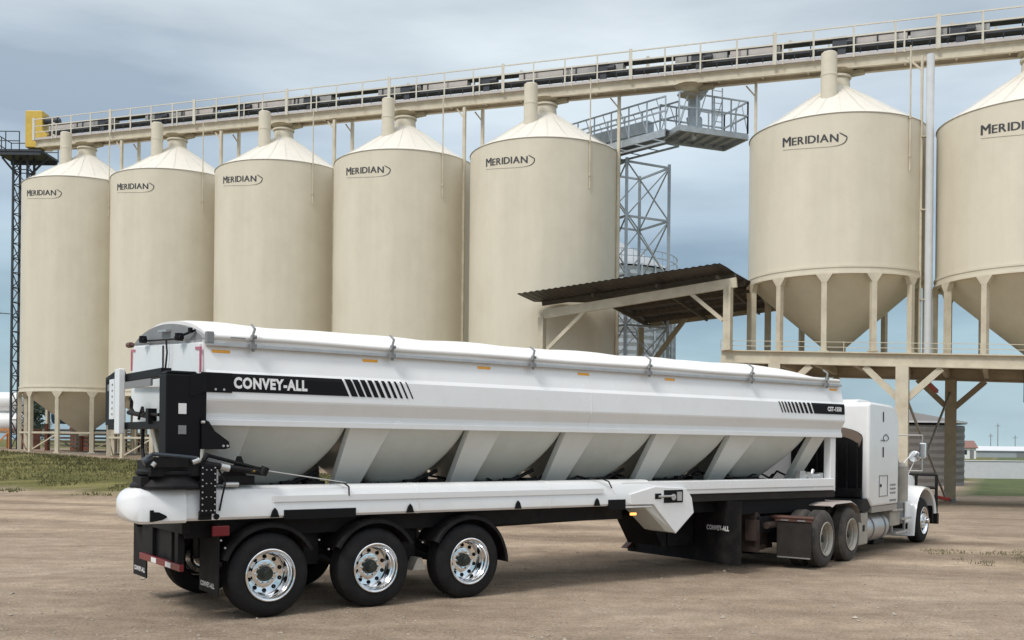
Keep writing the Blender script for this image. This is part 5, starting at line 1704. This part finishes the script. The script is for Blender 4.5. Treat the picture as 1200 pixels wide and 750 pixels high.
# sleeper details on the near side
b = MB(); b.box((3.0, -0.012, 2.62), (3.04, -0.006, 2.82)); b.box((3.0, -0.012, 1.92), (3.05, -0.006, 2.12)); b.build('clearance_trim', M['darksteel'], K)
b = MB()
for (x0, x1, z0, z1) in ((2.80, 2.82, 1.14, 1.56), (3.30, 3.32, 1.14, 1.56), (2.80, 3.32, 1.14, 1.155), (2.80, 3.32, 1.545, 1.56)): b.box((x0, -0.010, z0), (x1, -0.004, z1))
b.build('locker_door_outline', M['grey'], K)
b = MB().box((2.87, -0.02, 1.33), (2.91, -0.004, 1.39)); b.build('locker_handle', M['black'], K)
b = MB()
n = 24
for k in range(n):
    a = 2 * PI * k / n; a2 = 2 * PI * (k + 1) / n
    b.beam((3.18 + .16 * math.cos(a), -.008, 2.30 + .055 * math.sin(a)), (3.18 + .16 * math.cos(a2), -.008, 2.30 + .055 * math.sin(a2)), .012, .004)
b.beam((2.86, -.008, 2.26), (3.10, -.008, 2.24), .03, .004); b.beam((3.1, -.008, 2.36), (3.25, -.008, 2.38), .03, .004)
b.build('door_emblem', M['darksteel'], K)
decal_side([(t_[0][0], t_[0][1], 0) for t_ in [line('CVOR', 0.075, 0.36, 0.003)]], M['letterk'], K, 3.42, 1.33, -0.008) if False else None
b = MB()
for r_ in range(3):
    for c_ in range(3):
        b.box((3.50 + c_ * .12, -0.010, 1.18 + r_ * .08), (3.57 + c_ * .12, -0.004, 1.215 + r_ * .08))
b.box((3.46, -0.010, 1.03), (3.86, -0.004, 1.065)); b.build('door_lettering', M['grey'], K)
# cab, hood
b = MB(); b.prism([(4.0, 0.95), (5.1, 0.95), (5.1, 1.75), (4.85, 2.45), (4.7, 2.55), (4.0, 2.6)], 0.30, 2.15); cab = b.build('cab', M['white'], K, bevel=0.05, seg=3)
b = MB(); b.prism([(4.30, 1.72), (4.98, 1.72), (4.78, 2.38), (4.30, 2.42)], 0.285, 0.296); b.build('side_window', M['glass'], cab)
b = MB(); b.prism([(5.1, 1.02), (6.85, 0.98), (6.85, 1.40), (6.70, 1.48), (5.1, 1.62)], 0.48, 1.97); b.build('hood', M['white'], K, bevel=0.06, seg=3)
b = MB(); b.box((6.86, 0.55, 0.62), (6.92, 1.9, 1.42)); b.build('grille', M['alu'], K)
b = MB()
for z_ in (0.70, 0.95, 1.20, 1.50): b.tube((6.98, 0.05, z_), (6.98, 2.4, z_), 0.035, 8)
for y_ in (0.05, 0.5, 1.0, 1.45, 1.95, 2.4): b.tube((6.98, y_, 0.50), (6.98, y_, 1.50), 0.035, 8)
b.box((6.90, 0.0, 0.38), (7.02, 2.45, 0.62)); b.build('grille_guard', M['blackm'], K)
# air cleaner / exhaust on the near side
b = MB(); b.tube((4.62, 0.14, 0.98), (4.62, 0.14, 1.72), 0.15, 20); b.tube((4.62, .14, 1.72), (4.62, .14, 1.80), .15, 20, .06); b.build('air_cleaner', M['aludust'], K, smooth=40)
b = MB(); b.tube((4.18, 0.14, 0.9), (4.18, 0.14, 2.6), 0.055, 14); b.build('exhaust_stack', M['grey'], K, smooth=40)
# mirrors
b = MB()
b.tube((4.75, 0.28, 2.38), (5.05, -0.18, 2.38), 0.014, 6); b.tube((5.05, -.18, 2.38), (5.05, -.18, 1.62), 0.014, 6); b.tube((4.75, .28, 1.62), (5.05, -.18, 1.62), .014, 6); b.build('mirror_arm', M['alu'], K)
b = MB(); b.box((5.02, -0.26, 1.90), (5.07, -0.12, 2.22)); b.build('mirror', M['chrome'], K, bevel=0.02)
b = MB(); b.lathe([(0.01, 0), (0.12, 0.02), (0.13, .05), (0.01, .06)], n=20); b.xf(lambda a, c, d: (6.1 + d, 0.30 + c, 1.92 + a)); b.tube((6.12, .3, 1.80), (6.15, .45, 1.48), .012, 6); b.tube((6.12, .3, 2.04), (5.3, .45, 1.58), .01, 6); b.build('hood_mirror', M['chrome'], K, smooth=40)
# tool box, tank, steps
b = MB(); b.box((1.86, 0.06, 0.24), (2.36, 0.7, 0.86)); b.build('tool_box', M['aludust'], K, bevel=0.03)
MB().box((2.05, 0.052, 0.50), (2.16, 0.059, 0.62)).build('tool_box_latch', M['blackm'], K)
b = MB(); b.lathe([(0.01, 0), (0.25, 0.0), (0.285, 0.035), (0.285, 1.20), (0.25, 1.235), (0.01, 1.235)], n=36); b.xf(lambda a, c, d: (2.42 + d, 0.34 + c, 0.52 + a)); b.build('fuel_tank', M['alu'], K, smooth=40)
b = MB()
for x_ in (2.68, 3.38):
    q = MB().lathe([(0.287, 0), (0.298, 0), (0.298, 0.05), (0.287, .05)], n=36); q.xf(lambda a, c, d: (x_ + d, 0.34 + c, 0.52 + a)); b.add(q.v, q.f)
b.build('tank_strap', M['grey'], K, smooth=40)
b = MB(); b.box((3.72, 0.06, 0.50), (4.35, 0.6, 0.80)); b.box((3.70, 0.0, 0.80), (4.40, 0.62, 0.84)); b.build('battery_box', M['aludust'], K, bevel=0.02)
b = MB(); b.box((3.9, 0.0, 0.34), (4.9, 0.35, 0.38)); b.box((4.35, 0.02, 0.60), (5.0, 0.35, 0.64)); b.box((3.95, .1, .36), (4.0, .14, .8)); b.box((4.8, .1, .36), (4.85, .14, .95)); b.build('step', M['alu'], K)
b = MB(); b.box((3.3, 0.25, 0.14), (3.9, 0.6, 0.24)); b.tube((3.1, .4, .22), (4.1, .4, .22), .07, 12); b.build('exhaust_box', M['blackm'], K, bevel=0.02)
# front fender
loops = []
for k in range(21):
    a = R(205 - (205 - 8) * k / 20)
    rr = 0.66
    x_ = 6.05 + rr * 1.12 * math.cos(a); z_ = 0.53 + rr * 1.0 * math.sin(a)
    if a > R(170): x_ = 6.05 - rr * 1.12 - 0.10 * (a - R(170)) / R(35); z_ = 0.53 + rr * math.sin(R(170)) - 0.40 * (a - R(170)) / R(35)
    nx, nz = math.cos(a), math.sin(a)
    loops.append([(x_, 0.03, z_), (x_ + nx * .05, 0.0, z_ + nz * .05), (x_ + nx * .07, 0.10, z_ + nz * .07), (x_ + nx * .08, 0.62, z_ + nz * .10), (x_, 0.62, z_)])
b = MB().loft(loops)
b2 = MB().loft([[(p[0], 2.45 - p[1], p[2]) for p in l] for l in loops])
b.build('front_fender', M['white'], K, smooth=50)
b2.build('front_fender', M['white'], K, smooth=50)
b = MB(); b.box((4.92, 0.12, 0.48), (5.30, 0.62, 1.0)); b.build('fender_skirt', M['white'], K, bevel=0.06, seg=3)
b = MB(); b.box((5.16, 0.15, 0.20), (5.19, 0.5, 0.50)); b.build('front_mudflap', M['flap'], K)
b = MB(); b.box((6.72, 0.06, 0.42), (6.80, 0.5, 0.95)); b.build('fender_liner', M['blackm'], K)

# separate pieces of one mesh become parts of their own
def split_clusters(o, margin=0.02):
    me = o.data
    n = len(me.vertices); par = list(range(n))
    def find(a):
        while par[a] != a:
            par[a] = par[par[a]]; a = par[a]
        return a
    for e in me.edges:
        a, b = find(e.vertices[0]), find(e.vertices[1])
        if a != b: par[a] = b
    isl = {}
    for v in me.vertices: isl.setdefault(find(v.index), []).append(v.index)
    keys = list(isl)
    bb = {}
    for k in keys:
        c = [me.vertices[i].co for i in isl[k]]
        bb[k] = [(min(p[j] for p in c) - margin, max(p[j] for p in c) + margin) for j in range(3)]
    g = {k: k for k in keys}
    def fg(a):
        while g[a] != a: a = g[a]
        return a
    for i, a in enumerate(keys):
        for b in keys[i + 1:]:
            if all(bb[a][j][0] <= bb[b][j][1] and bb[b][j][0] <= bb[a][j][1] for j in range(3)):
                x, y = fg(a), fg(b)
                if x != y: g[x] = y
    cl = {}
    for k in keys: cl.setdefault(fg(k), []).extend(isl[k])
    if len(cl) < 2: return
    import bmesh
    for idx, grp in enumerate(list(cl.values())):
        keep = set(grp)
        bm = bmesh.new(); bm.from_mesh(me)
        bm.verts.ensure_lookup_table()
        bmesh.ops.delete(bm, geom=[v for v in bm.verts if v.index not in keep], context='VERTS')
        m2 = bpy.data.meshes.new(o.name); bm.to_mesh(m2); bm.free()
        for m_ in me.materials: m2.materials.append(m_)
        if idx == 0: first = m2
        else:
            c = o.copy(); c.data = m2; COL.objects.link(c)
    o.data = first
NAMES = ('side_bracket', 'suspension', 'red_tape', 'gate_motors', 'front_post', 'white_reflector', 'spout_window', 'upper_hinge', 'fitting',
         'reflector', 'clearance_trim', 'tank_strap', 'knee_brace', 'step', 'tandem_fender', 'release_cable', 'reflector', 'lower_hinge', 'valve_block',
         'axles', 'tube_seam', 'strut', 'cross_brace', 'drive_motor', 'uprights', 'mirror_arm', 'edge_beam', 'flap_hanger', 'step', 'conduit', 'bracket', 'rails', 'rear_frame', 'fender_bolts', 'hinge_bolts')
for o in list(SC.objects):
    if o.type == 'MESH' and o.name.split('.')[0] in NAMES and o.parent and not o.children:
        split_clusters(o)
